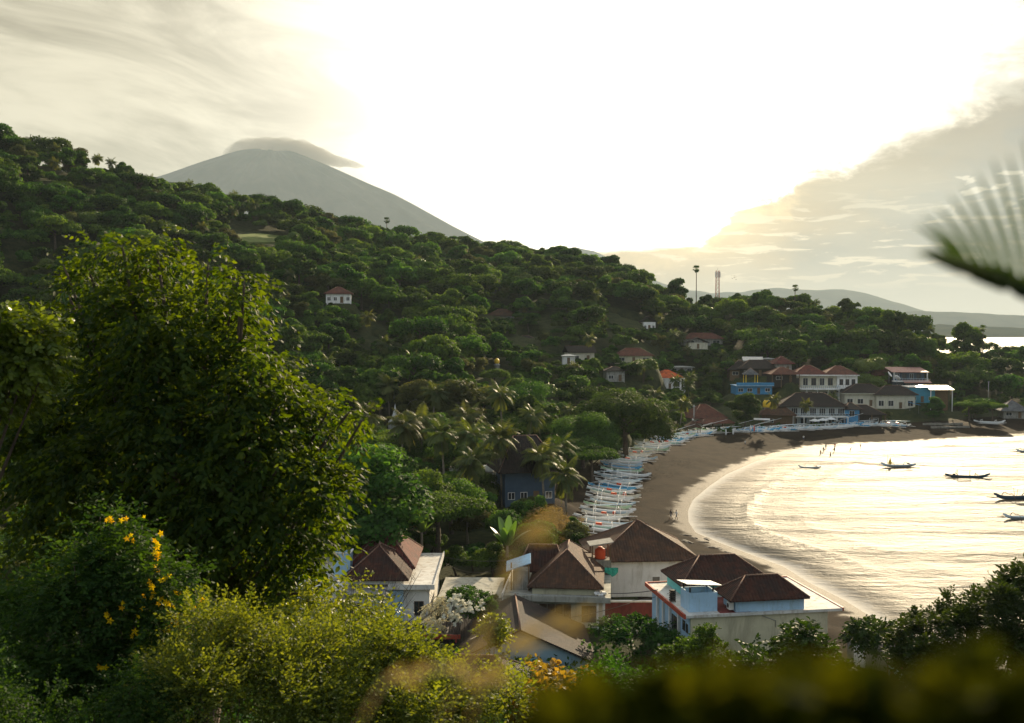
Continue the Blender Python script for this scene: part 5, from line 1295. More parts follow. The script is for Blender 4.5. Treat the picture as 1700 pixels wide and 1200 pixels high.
    for src, a, b, rz, s_, lb in lst:
        o = src if src in (d1, d2) else copy_tree(d1 if src in (None, '1') else d2)
        g = atz(a, b, 0.0); o.location = (g.x, g.y, -.12); o.rotation_euler = (0, 0, R(rz)); o.scale = (s_, s_, s_)
        tag(o, lb, 'boat', 'outrigger boats afloat in the bay')
        if src is None:
            MB().lathe([(.05, 0), (.35, .2), (.4, .6), (.2, 1.1), (.05, 1.7)], (2.3, 0, .7), 8).build('yellow_bundle', M['yellow'], o)
            MB().tube([(2.9, 0, .7), (2.9, 0, 3.2)], .04, 5).build('mast', M['timber'], o); MB().box(-3.2, -1.6, -.5, .5, 1.9, 1.96).build('canopy', M['h_grey'], o)

# ================================================================ PEOPLE
def person_mesh(pose):
    """one continuous skinned body, 1.68 m tall, in a walking, standing, bending or wading pose"""
    J = {}; E = []; Rr = {}
    def j(n, p, r, par=None):
        J[n] = Vector(p); Rr[n] = r
        if par: E.append((par, n))
    lean = {'walk': .06, 'stand': 0, 'bend': .75, 'wade': .12}[pose]
    def up(h, fwd=0, side=0):   # torso point rotated forward about the hips
        return (math.sin(lean) * h + fwd * math.cos(lean), side, .92 + math.cos(lean) * h)
    st = {'walk': .24, 'stand': .05, 'bend': .08, 'wade': .12}[pose]
    j('pelvis', (0, 0, .92), .125); j('waist', up(.16), .115, 'pelvis'); j('chest', up(.36), .145, 'waist'); j('neck', up(.53), .055, 'chest')
    j('head0', up(.60, .01), .075, 'neck'); j('head1', up(.70, .02), .092, 'head0'); j('head2', up(.78, .0), .06, 'head1'); j('nose', up(.66, .10), .018, 'head0')
    for s, f in ((1, 1), (-1, -1)):
        k = 'L' if s > 0 else 'R'
        j('hip' + k, (0, s * .09, .88), .095, 'pelvis'); j('knee' + k, (st * f * .8 + .03, s * .10, .49), .058, 'hip' + k); j('ank' + k, (st * f * 1.3 - (.06 if f < 0 else 0), s * .10, .09), .038, 'knee' + k); j('toe' + k, (st * f * 1.3 + .17, s * .11, .03), .032, 'ank' + k)
        j('sh' + k, up(.47, 0, s * .17), .06, 'chest')
        sw = -f * (.18 if pose == 'walk' else .05) + (.1 if pose == 'wade' else 0)
        el = up(.20, sw * .6, s * .24); j('el' + k, el, .042, 'sh' + k)
        wr = Vector(el) + (Vector((sw * .8 + .06, s * .03, -.24)) if pose != 'bend' else Vector((.06, 0, -.26))); j('wr' + k, wr, .028, 'el' + k)
        j('palm' + k, wr + Vector((.02, 0, -.07)), .032, 'wr' + k)
        for q in range(4): j('f%d' % q + k, wr + Vector((-.02 + q * .018, s * .005, -.155 + abs(q - 1.5) * .012)), .009, 'palm' + k)
        j('th' + k, wr + Vector((.06, -s * .01, -.09)), .010, 'palm' + k)
    names = list(J); me = bpy.data.meshes.new('body')
    me.from_pydata([tuple(J[n]) for n in names], [(names.index(a), names.index(b)) for a, b in E], [])
    o = bpy.data.objects.new('tmp', me); COL.objects.link(o)
    sk = o.modifiers.new('skin', 'SKIN'); sk.use_smooth_shade = True
    for i, n in enumerate(names):
        v = me.skin_vertices[0].data[i]; v.radius = (Rr[n], Rr[n] * (.8 if n in ('pelvis', 'waist', 'chest') else 1)); v.use_root = n == 'pelvis'
    o.modifiers.new('sub', 'SUBSURF').levels = 1
    bpy.context.view_layer.update()
    dg = bpy.context.evaluated_depsgraph_get(); out = bpy.data.meshes.new_from_object(o.evaluated_get(dg)); bpy.data.objects.remove(o); out.name = 'body'
    hair = MB(); hp = Vector(up(.72, -.012)); vs = []; fs = []
    for i in range(6):
        for k in range(10):
            q = 2 * math.pi * k / 10; a = i / 5 * R(105); vs.append(hp + Vector((math.sin(a) * math.cos(q) * .108, math.sin(a) * math.sin(q) * .10, math.cos(a) * .115)))
    for i in range(5):
        for k in range(10): fs.append((i * 10 + k, (i + 1) * 10 + k, (i + 1) * 10 + (k + 1) % 10, i * 10 + (k + 1) % 10))
    hair.add(vs, fs, True)
    return out, hair.mesh('hair', M['hair']), lean
def build_people():
    P = {k: person_mesh(k) for k in ('walk', 'stand', 'bend', 'wade')}
    def body(pose, top, low):
        me = P[pose][0].copy(); me.materials.clear()
        for m in ('skin', top, low): me.materials.append(M[m])
        for p in me.polygons:
            z, x, y = p.center.z, p.center.x, p.center.y
            p.material_index = 2 if .48 < z < .95 and abs(y) < .22 else (1 if (.95 <= z < 1.44 and abs(y) < .25 and top != 'skin') else 0)
        return me
    L = [('walk', 1114, 863, 200, 'shirt_dark', 'shorts', 'person in dark shirt and shorts walking on the near sand, left of a pair'), ('walk', 1123, 863, 205, 'shirt_white', 'shorts', 'person in pale shirt walking on the near sand, right of a pair'),
         ('wade', 1362, 755, 30, 'skin', 'shorts', 'bather with bare chest wading, leftmost of the group at the water edge'), ('stand', 1367, 751, 80, 'shirt_dark', 'shorts', 'bather in dark shirt standing second from left in the group'),
         ('wade', 1379, 758, 140, 'skin', 'shorts', 'bather nearest the camera wading below the rest of the group'), ('stand', 1385, 751, 200, 'shirt_dark', 'shorts', 'bather in dark top standing at the right of the group'),
         ('stand', 1371, 745, 270, 'shirt_dark', 'shorts', 'person in dark clothes standing on the sand edge behind the bathers, left one'), ('stand', 1386, 744, 250, 'shirt_red', 'shorts', 'person in red shirt standing on the sand edge behind the bathers, right one'),
         ('bend', 1411, 750, 0, 'skin', 'shorts', 'bather bending forward in shallow water right of the group'), ('wade', 1429, 744, 180, 'skin', 'shorts', 'lone wader furthest right of the bathers'),
         ('stand', 1334, 733, 90, 'shirt_white', 'shorts', 'person in white shirt on the sand in front of the blue boats'), ('walk', 1237, 741, 10, 'shirt_white', 'shorts', 'person in white shirt walking beside the middle beached boats'),
         ('walk', 1505, 711, 180, 'shirt_white', 'shorts', 'person in white shirt on the far sand right of the last boat')]
    for pose, a, b, rz, top, low, lb in L:
        g = hit(a, b, 100.0); wade = g.z < .15
        z = max(g.z, 0) - (.55 if pose in ('wade',) and wade else (.3 if wade else .01))
        t = thing('person', lb, 'person', (g.x, g.y, z), R(rz))
        link('body', body(pose, top, low), t); link('hair', P[pose][1], t)

# ================================================================ STREET AND SHORE FURNITURE
def build_misc():
    for k, (a, b, lb) in enumerate(((1352, 706, 'white beach parasol, left of the three beside the long beach hotel'), (1366, 705, 'white beach parasol, middle one beside the long beach hotel'), (1379, 703, 'white beach parasol, right of the three beside the long beach hotel'))):
        g = hit(a, b + 4, 150); t = thing('beach_parasol', lb, 'parasol', tuple(g), k, 'white parasols on the beach')
        MB().tube([(0, 0, 0), (0, 0, 2.5)], .05, 6).build('pole', M['timber'], t)
        q = MB(); q.lathe([(1.75, 2.1), (1.7, 2.16), (.9, 2.5), (.05, 2.8)], (0, 0, 0), 8); q.sm = [False] * len(q.sm); link('canopy', q.mesh('canopy', M['canvas']), t)
    for k, (a, b, c, lb) in enumerate(((1246, 722, 'canvas', 'furled cream parasol among the middle boats, left one'), (1252, 722, 'h_redtrim', 'furled pink-red parasol among the middle boats, right one'), (1205, 728, 'canvas', 'furled white parasol near the gazebo, left one'), (1217, 727, 'canvas', 'furled white parasol near the gazebo, right one'))):
        g = hit(a, b, 150); t = thing('furled_parasol', lb, 'parasol', tuple(g), k, 'furled parasols between the boats')
        MB().tube([(0, 0, 0), (0, 0, 1.2)], .05, 6).build('pole', M['timber'], t); MB().lathe([(.10, 1.0), (.22, 1.1), (.26, 1.6), (.16, 2.4), (.03, 2.9)], (0, 0, 0), 8).build('canopy', M[c], t)
    # radio mast
    g = aty(1191, 500, 500); t = thing('radio_mast', 'red and white lattice radio mast on the skyline between two fan palms', 'mast', (g.x, 500, 38)); ztop = aty(1191, 449, 500).z - 38
    b = MB(); w = .85
    for x in (-w, w):
        for y in (-w, w): b.tube([(x * 1.2, y * 1.2, 0), (x * .8, y * .8, ztop)], .10, 5)
    n = 12
    for i in range(n):
        z0 = ztop * i / n; z1 = ztop * (i + 1) / n; a = w * (1.2 - .4 * i / n); c = w * (1.2 - .4 * (i + 1) / n)
        for (p, q) in (((-a, -a), (c, -c)), ((a, -a), (-c, -c)), ((-a, a), (c, c)), ((a, -a), (c, c)), ((-a, -a), (-c, c))): b.tube([(*p, z0), (*q, z1)], .05, 4)
        b.tube([(-a, -a, z0), (a, -a, z0)], .05, 4); b.tube([(a, -a, z0), (a, a, z0)], .05, 4)
    b.build('lattice', M['mastred'], t)
    for k in range(3): MB().box(-1.35 + k * 1.0, -.85 + k * 1.0, -1.2, -.9, ztop - 3.4, ztop - .6).build('antenna', M['mastwhite'], t)
    MB().tube([(0, 0, ztop), (0, 0, ztop + 1.6)], .05, 5).build('rod', M['steel'], t)
    # birds over the ridge
    for k, (a, b) in enumerate(((1217, 458), (1221, 460), (1216, 462), (1222, 464), (1219, 461))):
        g = aty(a, b, 470); q = MB(); s = .55
        q.add([(0, -.3, 0), (.08, 0, .05), (0, .35, 0), (-.08, 0, .05), (s, .05, .28), (s * 1.7, -.12, .12), (s * .8, -.15, .2), (-s, .05, .28), (-s * 1.7, -.12, .12), (-s * .8, -.15, .2), (0, 0, -.09)], [(0, 1, 2, 3), (0, 10, 1), (1, 10, 2), (2, 10, 3), (3, 10, 0), (1, 4, 5, 6), (3, 9, 8, 7)])
        o = link('bird', q.mesh('bird', M['bird'])); o.location = g; o.rotation_euler = (0, 0, k * .4); tag(o, ('tiny dark bird at the upper left of the flock', 'tiny dark bird at the upper right of the flock', 'tiny dark bird at the left of the flock', 'lowest tiny dark bird of the flock', 'tiny dark bird in the middle of the flock')[k] + ' by the mast', 'bird', 'flock of birds right of the radio mast')
    # slim poles and cables
    def cable(lb, A, B, sag, r=.025, n=14):
        A, B = Vector(A), Vector(B); pts = [A.lerp(B, i / n) + Vector((0, 0, -sag * 4 * (i / n) * (1 - i / n))) for i in range(n + 1)]
        o = link('power_cable', MB().tube(pts, r, 5).mesh('power_cable', M['cable'])); tag(o, lb, 'cable', 'cables slung between the near houses')
    cable('thick dark cable crossing the big white wall to the red deck edge', aty(1010, 985, 103), aty(1092, 979, 99), .12, .04)
    cable('pale cable running from the slab corner down left to the shrubs', aty(835, 990, 103), aty(778, 1062, 86), .9, .03)
    cable('pale cable rising right in front of the beige doors', aty(905, 1030, 100), aty(1046, 1001, 104), .25, .03)
    cable('upper cable left of the brown hipped roof over the grey flat roof', aty(738, 925, 121), aty(845, 930, 116), .25)
    cable('lower cable sagging over the grey flat roof left of the brown hipped roof', aty(740, 935, 121), aty(828, 943, 116), .8)
    cable('thin cable crossing between the red deck edge and the dull red wall', aty(1050, 997, 107), aty(1110, 985, 98), .1)
    for k, (a, b0, b1, Y, lb) in enumerate(((1152, 700, 672, 318, 'slim white pole left of the big rust-brown pyramid roof'), (1641, 650, 632, 380, 'slim white pole standing in dark trees at the right'), (611, 583, 538, 345, 'bare pale trunk-like pole below the lone white hillside house'))):
        g = aty(a, b0, Y); t = thing('pole', lb, 'pole', (g.x, Y, g.z - 3)); h = aty(a, b1, Y).z - g.z + 3
        MB().tube([(0, 0, 0), (0, 0, h)], .13, 6).build('shaft', M['metal'], t); MB().box(-.5, .5, -.06, .06, h - .5, h - .38).build('cross_bar', M['metal'], t)
    # low stone walls and driftwood on the far sand
    for k, (a0, a1, b, lb) in enumerate(((1535, 1600, 706, 'low pale stone wall at the head of the sand, upper one'), (1548, 1612, 711, 'low pale stone wall at the head of the sand, lower one'))):
        A, B = hit(a0, b, 150), hit(a1, b - 1, 150); q = MB(); d = B - A; nn = int(d.length / 1.1); rr = random.Random(k)
        for i in range(nn):
            p = A.lerp(B, i / nn); q.obox(p + Vector((0, rr.uniform(-.2, .2), .25)), rr.uniform(.6, 1.1), .6, rr.uniform(.5, .85), Matrix.Rotation(rr.uniform(-.3, .3), 3, 'Z'))
        o = link('stone_wall', q.mesh('stone_wall', M['concrete'])); tag(o, lb, 'wall', 'low stone walls on the far sand')
    rr = random.Random(4)
    for k, (a, b) in enumerate(((1150, 893), (1165, 900), (1135, 889), (1180, 910), (1195, 912), (1207, 917), (1140, 903), (1174, 893))):
        g = atz(a, b, .3); q = MB(); N_ = 9; vs = []; fs = []
        for i in range(5):
            for j in range(N_):
                th = R(90) * i / 4; ph = 2 * math.pi * j / N_; rd = 1 + .3 * math.sin(j * 2.3 + k + i)
                vs.append((math.cos(th) * math.cos(ph) * rd * rr.uniform(.9, 1.1), math.cos(th) * math.sin(ph) * rd * .6, math.sin(th) * .3 - .05))
        for i in range(4):
            for j in range(N_): fs.append((i * N_ + j, i * N_ + (j + 1) % N_, (i + 1) * N_ + (j + 1) % N_, (i + 1) * N_ + j))
        q.add(vs, fs); o = link('rock', q.mesh('rock', M['rock'])); s = rr.uniform(.5, 1.1); o.scale = (s * 1.5, s, s); o.location = (g.x, g.y, max(gz(g.x, g.y), 0) - .05); o.rotation_euler = (0, 0, rr.uniform(0, 3)); tag(o, f'low black rock, {ordinal(sorted((1150, 1165, 1135, 1180, 1195, 1207, 1140, 1174)).index(a) + 1)} from left on the wet sand beyond the brown roof', 'rock', 'black rocks at the water edge')
M['mastred'] = mat_plain('faded red mast paint', (0.35, 0.10, 0.07), 0.6, 0.3, 0.4, 0.0); M['mastwhite'] = mat_plain('white mast paint', (0.6, 0.58, 0.55), 0.6, 0.1, 1, 0.0)

# ================================================================ PLANTING
MEADOW_Y = 396
CLEAR = [(535, 592, 506, 338), (815, 848, 532, 400), (1040, 1098, 549, 430), (1012, 1038, 541, 436), (1136, 1200, 574, 425), (1136, 1182, 581, 408), (858, 888, 576, 372), (948, 984, 599, 352), (1030, 1078, 603, 360), (935, 953, 603, 345), (630, 644, 577, 330), (1010, 1032, 633, 330), (896, 914, 548, 395),
         (1085, 1152, 648, 376), (1118, 1155, 618, 396), (1140, 1212, 712, 330), (1200, 1600, 705, 360), (1222, 1330, 650, 385), (1480, 1582, 655, 372), (1668, 1700, 695, 345), (815, 838, 632, 310), (646, 668, 702, 235), (845, 915, 806, 184), (400, 462, 404, MEADOW_Y), (990, 1012, 708, 262), (1636, 1646, 652, 380), (607, 615, 583, 345)]
HOUSES_XY = []
def allowed(x, y, z, H, Rr, key=None):
    a, t = proj(x, y, z + H); rp = 1700 * Rr / y * 0.85
    for p0, p1, lim, Yh in CLEAR:
        if Yh > 300: lim = lim - 7
        if y < Yh + 1 and a + rp > p0 and a - rp < p1 and t < lim: return False
        if abs(y - Yh) < 9 + Rr and y >= Yh and a + rp * .6 > p0 and a - rp * .6 < p1 and y < Yh + 9: return False
    return True
def plant_trees():
    rs = np.random.RandomState(21); cand = []
    prom = []
    def pt(key, px, Y, ytop, label, group=None, rz=0.0, name='broadleaf_tree', wide=1.0, cat='tree'):
        """a single tree placed at Y whose top reaches ytop in the surveyed view"""
        x = aty(px, 540, Y).x; z = gz(x, Y); H = PROTO[key][3]; top = aty(px, ytop, Y).z
        s = (top - z + .1) / H; t = place_tree(key, x, Y, s * wide, rz, label, group, name, cat, sz=s)
        prom.append((x, Y, PROTO[key][2] * s * wide)); return t
    pt('dome', 968, 226, 682, 'rounded dome-crowned tree standing left of two beside the near boats', wide=.9)
    pt('dome', 1040, 243, 645, 'largest dome-crowned tree beside the head of the boat row', rz=2.0, wide=1.0)
    pt('dome', 1008, 262, 650, 'dome-crowned tree behind the two beside the near boats', rz=4.0, wide=.9)
    pt('layer', 985, 206, 725, 'dark layered tree overhanging the sterns of the near boats', rz=1.0, wide=.9)
    pt('dome', 874, 262, 632, 'big round dark tree in the middle of the valley', rz=1.0, wide=.85)
    pt('dome', 658, 285, 585, 'widest round tree at the left of the valley, below the lone white house', rz=5.0, wide=1.15)
    pt('dense', 598, 122, 722, 'tall dark bushy tree behind the huge drooping-leaved tree', wide=1.35)
    pt('layer', 560, 135, 780, 'dark spreading tree left behind the dark red double roof', rz=3.0)
    pt('layer', 725, 134, 786, 'wide dark layered tree just behind the grey flat roof', rz=2.5, wide=1.05)
    pt('layer', 660, 150, 770, 'dark layered tree between the tall bushy one and the wide layered one', rz=.5)
    pt('dense', 1238, 317, 648, 'tall dense pear-shaped tree between the rust roof and the restaurant on the beach', wide=1.18)
    pt('dense', 1552, 338, 656, 'sunlit rounded tree in front of the white carport at the head of the sand', wide=1.1, rz=2)
    pt('layer', 1612, 340, 654, 'dark flat-layered beach tree left of two near the lone boat', wide=1.0)
    pt('layer', 1650, 338, 656, 'dark flat-layered beach tree right of two near the lone boat', rz=2.0, wide=.8)
    pt('olive', 765, 242, 618, 'thin olive grey tree with feathery crown behind the palms', wide=1.5)
    pt('olive', 1475, 334, 680, 'small dusky tree in front of the black-roofed bungalows', wide=1.0)
    pt('olive', 1424, 330, 686, 'leafless-looking grey tree in front of the dark terrace restaurant', wide=.9, rz=2)
    pt('bright', 1330, 331, 690, 'small sunlit yellow-green tree in front of the long beach hotel', wide=.8)
    pt('bright', 1446, 390, 592, 'light green rounded tree right of the cream three-storey hotel', wide=1.0)
    pt('bright', 1440, 372, 612, 'lower light green tree beside the cream three-storey hotel', rz=2)
    pt('bright', 1068, 348, 590, 'yellow-green tree at the right of the wide brown-roofed house')
    pt('bright', 850, 178, 792, 'bright green bushy tree in front of the blue wall behind the palms', wide=.9)
    pt('mid3', 820, 292, 610, 'broad tree on the valley floor left of the slim shrine tower')
    pt('far2', 1124, 488, 457, 'tall knobbly tree on the skyline left of the tall fan palm', wide=.8)
    pt('far4', 1408, 462, 494, 'tall round-headed tree on the skyline near its right end', wide=.9)
    pt('far3', 1040, 548, 436, 'flat-topped small tree on the crest above the gable-fronted house', wide=.6)
    for k, (a, Y, tp, key, lb) in enumerate(((672, 530, 372, 'far3', 'thin airy tree on the skyline right of the left fan palm'), (265, 432, 296, 'far2', 'knobbly tree on the crest where the volcano slope begins'), (210, 422, 268, 'far4', 'round-headed tree standing out on the left crest'), (40, 386, 228, 'far1', 'highest tree at the left end of the crest'))): pt(key, a, Y, tp, lb, wide=.85)
    # coconut palms
    for k, (a, b, Y, lb) in enumerate(((720, 652, 232, 'coconut palm left of the feathery olive tree'), (838, 655, 226, 'coconut palm with straight pale trunk against the big round tree'), (616, 690, 196, 'coconut palm at the left end of the palm grove'), (668, 706, 186, 'coconut palm with hanging yellow fronds beside the temple spire'),
            (706, 700, 192, 'coconut palm leaning left in the middle grove'), (742, 716, 182, 'coconut palm with dry fronds left of the shaggy pair'), (772, 690, 196, 'tallest shaggy coconut palm in the grove'), (792, 722, 178, 'shaggy coconut palm right beside the tallest shaggy one'), (838, 724, 172, 'narrow-headed coconut palm against the huge blackened roof'),
            (778, 764, 166, 'low coconut palm over the pale sheet-roofed shed'), (908, 758, 170, 'coconut palm in front of the huge blackened roof, left of two'), (946, 786, 162, 'coconut palm nearest the beached boats with drooping fronds'), (925, 742, 186, 'slim coconut palm behind the pair near the boats'),
            (478, 610, 236, 'coconut palm peeping right of the huge dark tree'), (536, 668, 216, 'small coconut palm between the huge dark tree and the grove'), (1132, 668, 302, 'coconut palm left of the big rust-brown pyramid roof'), (1095, 655, 318, 'coconut palm below the orange-roofed house'), (1146, 640, 345, 'coconut palm right below the orange-roofed terrace'), (1330, 668, 346, 'small coconut palm before the blue side of the cream hotel'), (1386, 660, 350, 'small coconut palm in front of the cream hotel wing'), (650, 640, 250, 'coconut palm low against the widest round tree'), (880, 690, 226, 'coconut palm at the foot of the big round dark tree'))):
        g = aty(a, b, Y); zb = gz(g.x, Y); h = max(3.0, g.z - zb); palm(g.x - .5, Y, h, lb, k, k * 2.1, s=1.2 if Y < 300 else .95); prom.append((g.x, Y, 2.4))
    toddy(aty(642, 380, 530).x, 530, aty(642, 362, 530).z, 'small fan palm alone on the skyline under the volcano slope', s=1.1)
    toddy(aty(1156, 460, 482).x, 482, aty(1157, 442, 482).z, 'tallest fan palm on the skyline left of the radio mast', s=1.15)
    toddy(aty(1320, 490, 470).x, 470, aty(1321, 474, 470).z, 'fan palm on the skyline midway between radio mast and frond', s=1.05)
    toddy(aty(1632, 556, 425).x, 425, aty(1632, 541, 425).z, 'fan palm standing against the distant sea at the right', s=1.0)
    for k, (px, py, s, lb) in enumerate(((560, 912, 1.35, 'clump of banana leaves left of the dark red double roof, left one'), (588, 908, 1.5, 'clump of banana leaves left of the dark red double roof, right one'), (842, 908, 1.7, 'bright banana plant left of the brown hipped roof'), (612, 880, 1.2, 'banana plant behind the dark red double roof'), (700, 885, 1.3, 'banana plant behind the right end of the dark red double roof'))):
        g = aty(px, py, 124); banana(g.x, 124, s, lb, k, z=g.z - s * 1.0)
    # the wood: jittered grid
    s0 = 7.6
    for Y in np.arange(104, 640, s0 * .86):
        sp = s0 if Y > 235 else 6.4
        for X in np.arange(-0.62 * Y - 20, 0.60 * Y + 20, sp):
            x = X + rs.uniform(-2.4, 2.4); y = Y + rs.uniform(-2.4, 2.4); cand.append((x, y))
    cand = np.array(cand); d = sdist(cand[:, 0], cand[:, 1]); z = terrain(cand[:, 0], cand[:, 1])
    rdg = np.array(RIDGE); px = 850 + 1700 * cand[:, 0] / cand[:, 1]; Yr = np.interp(px, rdg[:, 0], rdg[:, 1])
    ok = (d > 27) & (z > 1.8) & (cand[:, 1] < Yr + 26) & (px > -140) & (px < 1840)
    # roofs of the near houses keep their plots
    mc = hit(430, 398, 300); plots = [(mc.x, mc.y, 13), (mc.x + 5, mc.y + 19, 8), (mc.x - 5, mc.y - 17, 8), (12, 104, 24), (1, 107, 17), (-14, 112, 20), (30, 92, 15), (-4, 85, 14)]
    for X0, Y0, rr_ in plots: ok &= np.hypot(cand[:, 0] - X0, cand[:, 1] - Y0) > rr_
    for (X0, Y0, rr_) in prom: ok &= np.hypot(cand[:, 0] - X0, cand[:, 1] - Y0) > rr_ * .8
    L = []
    for (x, y), zz, p, dd in zip(cand[ok], z[ok], px[ok], d[ok]):
        far = y > 235; i = rs.randint(6)
        key = ('far%d' if far else 'mid%d') % i
        s = (rs.uniform(.7, 1.25) if rs.rand() < .6 else rs.uniform(1.2, 1.8)) if far else rs.uniform(.75, 1.25)
        if y > np.interp(p, rdg[:, 0], rdg[:, 1]) - 22: s *= rs.uniform(.6, 1.1)
        if dd < 40: s *= .7
        if not far and rs.rand() < .12: key = 'olive'
        elif rs.rand() < .14: key = 'bright' if rs.rand() < .45 else 'olive'
        _, _, Rr, H = PROTO[key]
        if 900 < p < 1700 and 250 < y < 372: s *= .75
        if not allowed(x, y, zz, H * s, Rr * s):
            s *= .6
            if not allowed(x, y, zz, H * s, Rr * s):
                key = 'shrubmid'; _, _, Rr, H = PROTO[key]
                for q in range(5):
                    s = rs.uniform(1.2, 1.7); xx = x + rs.uniform(-4, 4); yy = y + rs.uniform(-4, 4); z1 = gz(xx, yy)
                    for q2 in range(4):
                        if allowed(xx, yy, z1, H * s, Rr * s):
                            L.append((xx, yy, z1 - .15, key, s, rs.uniform(0, 6.28), p)); break
                        s *= .72
                continue
        L.append((x, y, zz - .15, key, s, rs.uniform(0, 6.28), p))
    # how large each shows, hidden valley behind the huge tree last
    def rank(t):
        x, y, zz, key, s, rz, p = t; pa, pb = proj(x, y, zz + 3)
        hid = (p < 540 and pb > 545) or p < -20 or p > 1720
        return -(s / y) + (10 if hid else 0)
    L.sort(key=rank)
    one, rest = L[:255], L[255:]
    kd = {'0': 'round-crowned tree', '1': 'broad-crowned tree', '2': 'tall narrow tree', '3': 'flat-crowned tree', '4': 'full-crowned tree', '5': 'small bushy tree'}
    def zone(x, y, p, key):
        k = 'olive feathery tree' if key == 'olive' else 'low rounded bush' if key == 'shrubmid' else 'light green tree' if key == 'bright' else kd[key[-1]]
        w = ('in the wood behind the near houses' if y < 165 else 'around the palm grove') if y < 240 and p < 900 else 'behind the beached boats' if y < 300 and p >= 900 else 'on slope below lone white house' if p < 600 else 'on the slope above the palm grove' if p < 820 else 'among the half-hidden village houses' if p < 1100 else 'around the orange-roofed house' if p < 1210 else 'behind the beach hotels' if p < 1480 else 'on the dark wooded point'
        return k, w
    by = {}
    for t in one: by.setdefault(zone(t[0], t[1], t[6], t[3]), []).append(t)
    for (k, w), ts in by.items():
        ts.sort(key=lambda t: t[6])
        for i, (x, y, zz, key, s, rz, p) in enumerate(ts):
            lb = f'{k}, {ordinal(i + 1)} from left of its kind {w}' if len(ts) > 1 else f'{k}, the only one of its kind {w}'
            place_tree(key, x, y, s, rz, lb, k.replace('tree', 'trees') + ' ' + w, z=zz)
    # everything else of the wood is one object
    keys = ['far%d' % i for i in range(6)] + ['mid%d' % i for i in range(6)] + ['olive', 'bright', 'shrubmid', 'palmcrown0', 'palmcrown1']
    pk = [t for t in rest if 110 < t[1] < 470][::19]
    rest += [(t[0] + 3, t[1] - 2, t[2] + rs.uniform(6.5, 9.5), 'palmcrown%d' % (i % 2), rs.uniform(.7, .95), t[5], t[6]) for i, t in enumerate(pk)]
    me = bpy.data.meshes.new('wood'); me.from_pydata([(t[0], t[1], t[2]) for t in rest], [], [])
    for nm, ty, vals in (('kind_index', 'INT', [keys.index(t[3]) for t in rest]), ('turn', 'FLOAT', [t[5] for t in rest]), ('size', 'FLOAT', [t[4] for t in rest])):
        a = me.attributes.new(nm, ty, 'POINT'); a.data.foreach_set('value', vals)
    o = link('wood', me); tag(o, None, None, None, 'stuff')
    ng = bpy.data.node_groups.new('wood', 'GeometryNodeTree')
    ng.interface.new_socket('Geometry', in_out='INPUT', socket_type='NodeSocketGeometry'); ng.interface.new_socket('Geometry', in_out='OUTPUT', socket_type='NodeSocketGeometry')
    N = ng.nodes; gi = N.new('NodeGroupInput'); go = N.new('NodeGroupOutput'); jn = N.new('GeometryNodeJoinGeometry'); ng.links.new(jn.outputs[0], go.inputs[0])
    def attr(nm, ty):
        n = N.new('GeometryNodeInputNamedAttribute'); n.data_type = ty; n.inputs['Name'].default_value = nm; return n.outputs['Attribute']
    ai = attr('kind_index', 'INT'); at = attr('turn', 'FLOAT'); asz = attr('size', 'FLOAT')
    cr = N.new('ShaderNodeCombineXYZ'); ng.links.new(at, cr.inputs[2])
    for i, k in enumerate(keys):
        src = next((q for q in bpy.data.objects if q.data is (PROTO[k] if 'palm' in k else PROTO[k][0])), None)
        if src is None: continue
        cmp_ = N.new('FunctionNodeCompare'); cmp_.data_type = 'INT'; cmp_.operation = 'EQUAL'; ng.links.new(ai, cmp_.inputs[2]); cmp_.inputs[3].default_value = i
        oi = N.new('GeometryNodeObjectInfo'); oi.inputs['Object'].default_value = src; oi.transform_space = 'ORIGINAL'
        ip = N.new('GeometryNodeInstanceOnPoints'); ng.links.new(gi.outputs[0], ip.inputs['Points']); ng.links.new(cmp_.outputs[0], ip.inputs['Selection']); ng.links.new(oi.outputs['Geometry'], ip.inputs['Instance'])
        ng.links.new(cr.outputs[0], ip.inputs['Rotation']); ng.links.new(asz, ip.inputs['Scale']); ng.links.new(ip.outputs[0], jn.inputs[0])
    md = o.modifiers.new('wood', 'NODES'); md.node_group = ng
    print('trees', len(one), 'wood', len(rest))
def green_belt():
    """shrubs on the flat ground just behind the near houses"""
    rr = random.Random(31); k = 0
    for y in (119, 124, 130, 137):
        for x0 in range(-26, 14, 4):
            x = x0 + rr.uniform(-1.5, 1.5); yy = y + rr.uniform(-2, 2)
            if (x > 8 and y < 132) or sdist(x, yy) < 26 or (-23 < x < -7 and yy < 122.5): continue
            k += 1; place_tree('shrub' if rr.random() < .35 else 'shrubmid', x, yy, rr.uniform(.9, 1.35), rr.uniform(0, 6), f'leafy green shrub behind the near houses, {ordinal(k)} counting row by row from the left', 'shrubs behind the near houses', 'shrub', 'shrub')
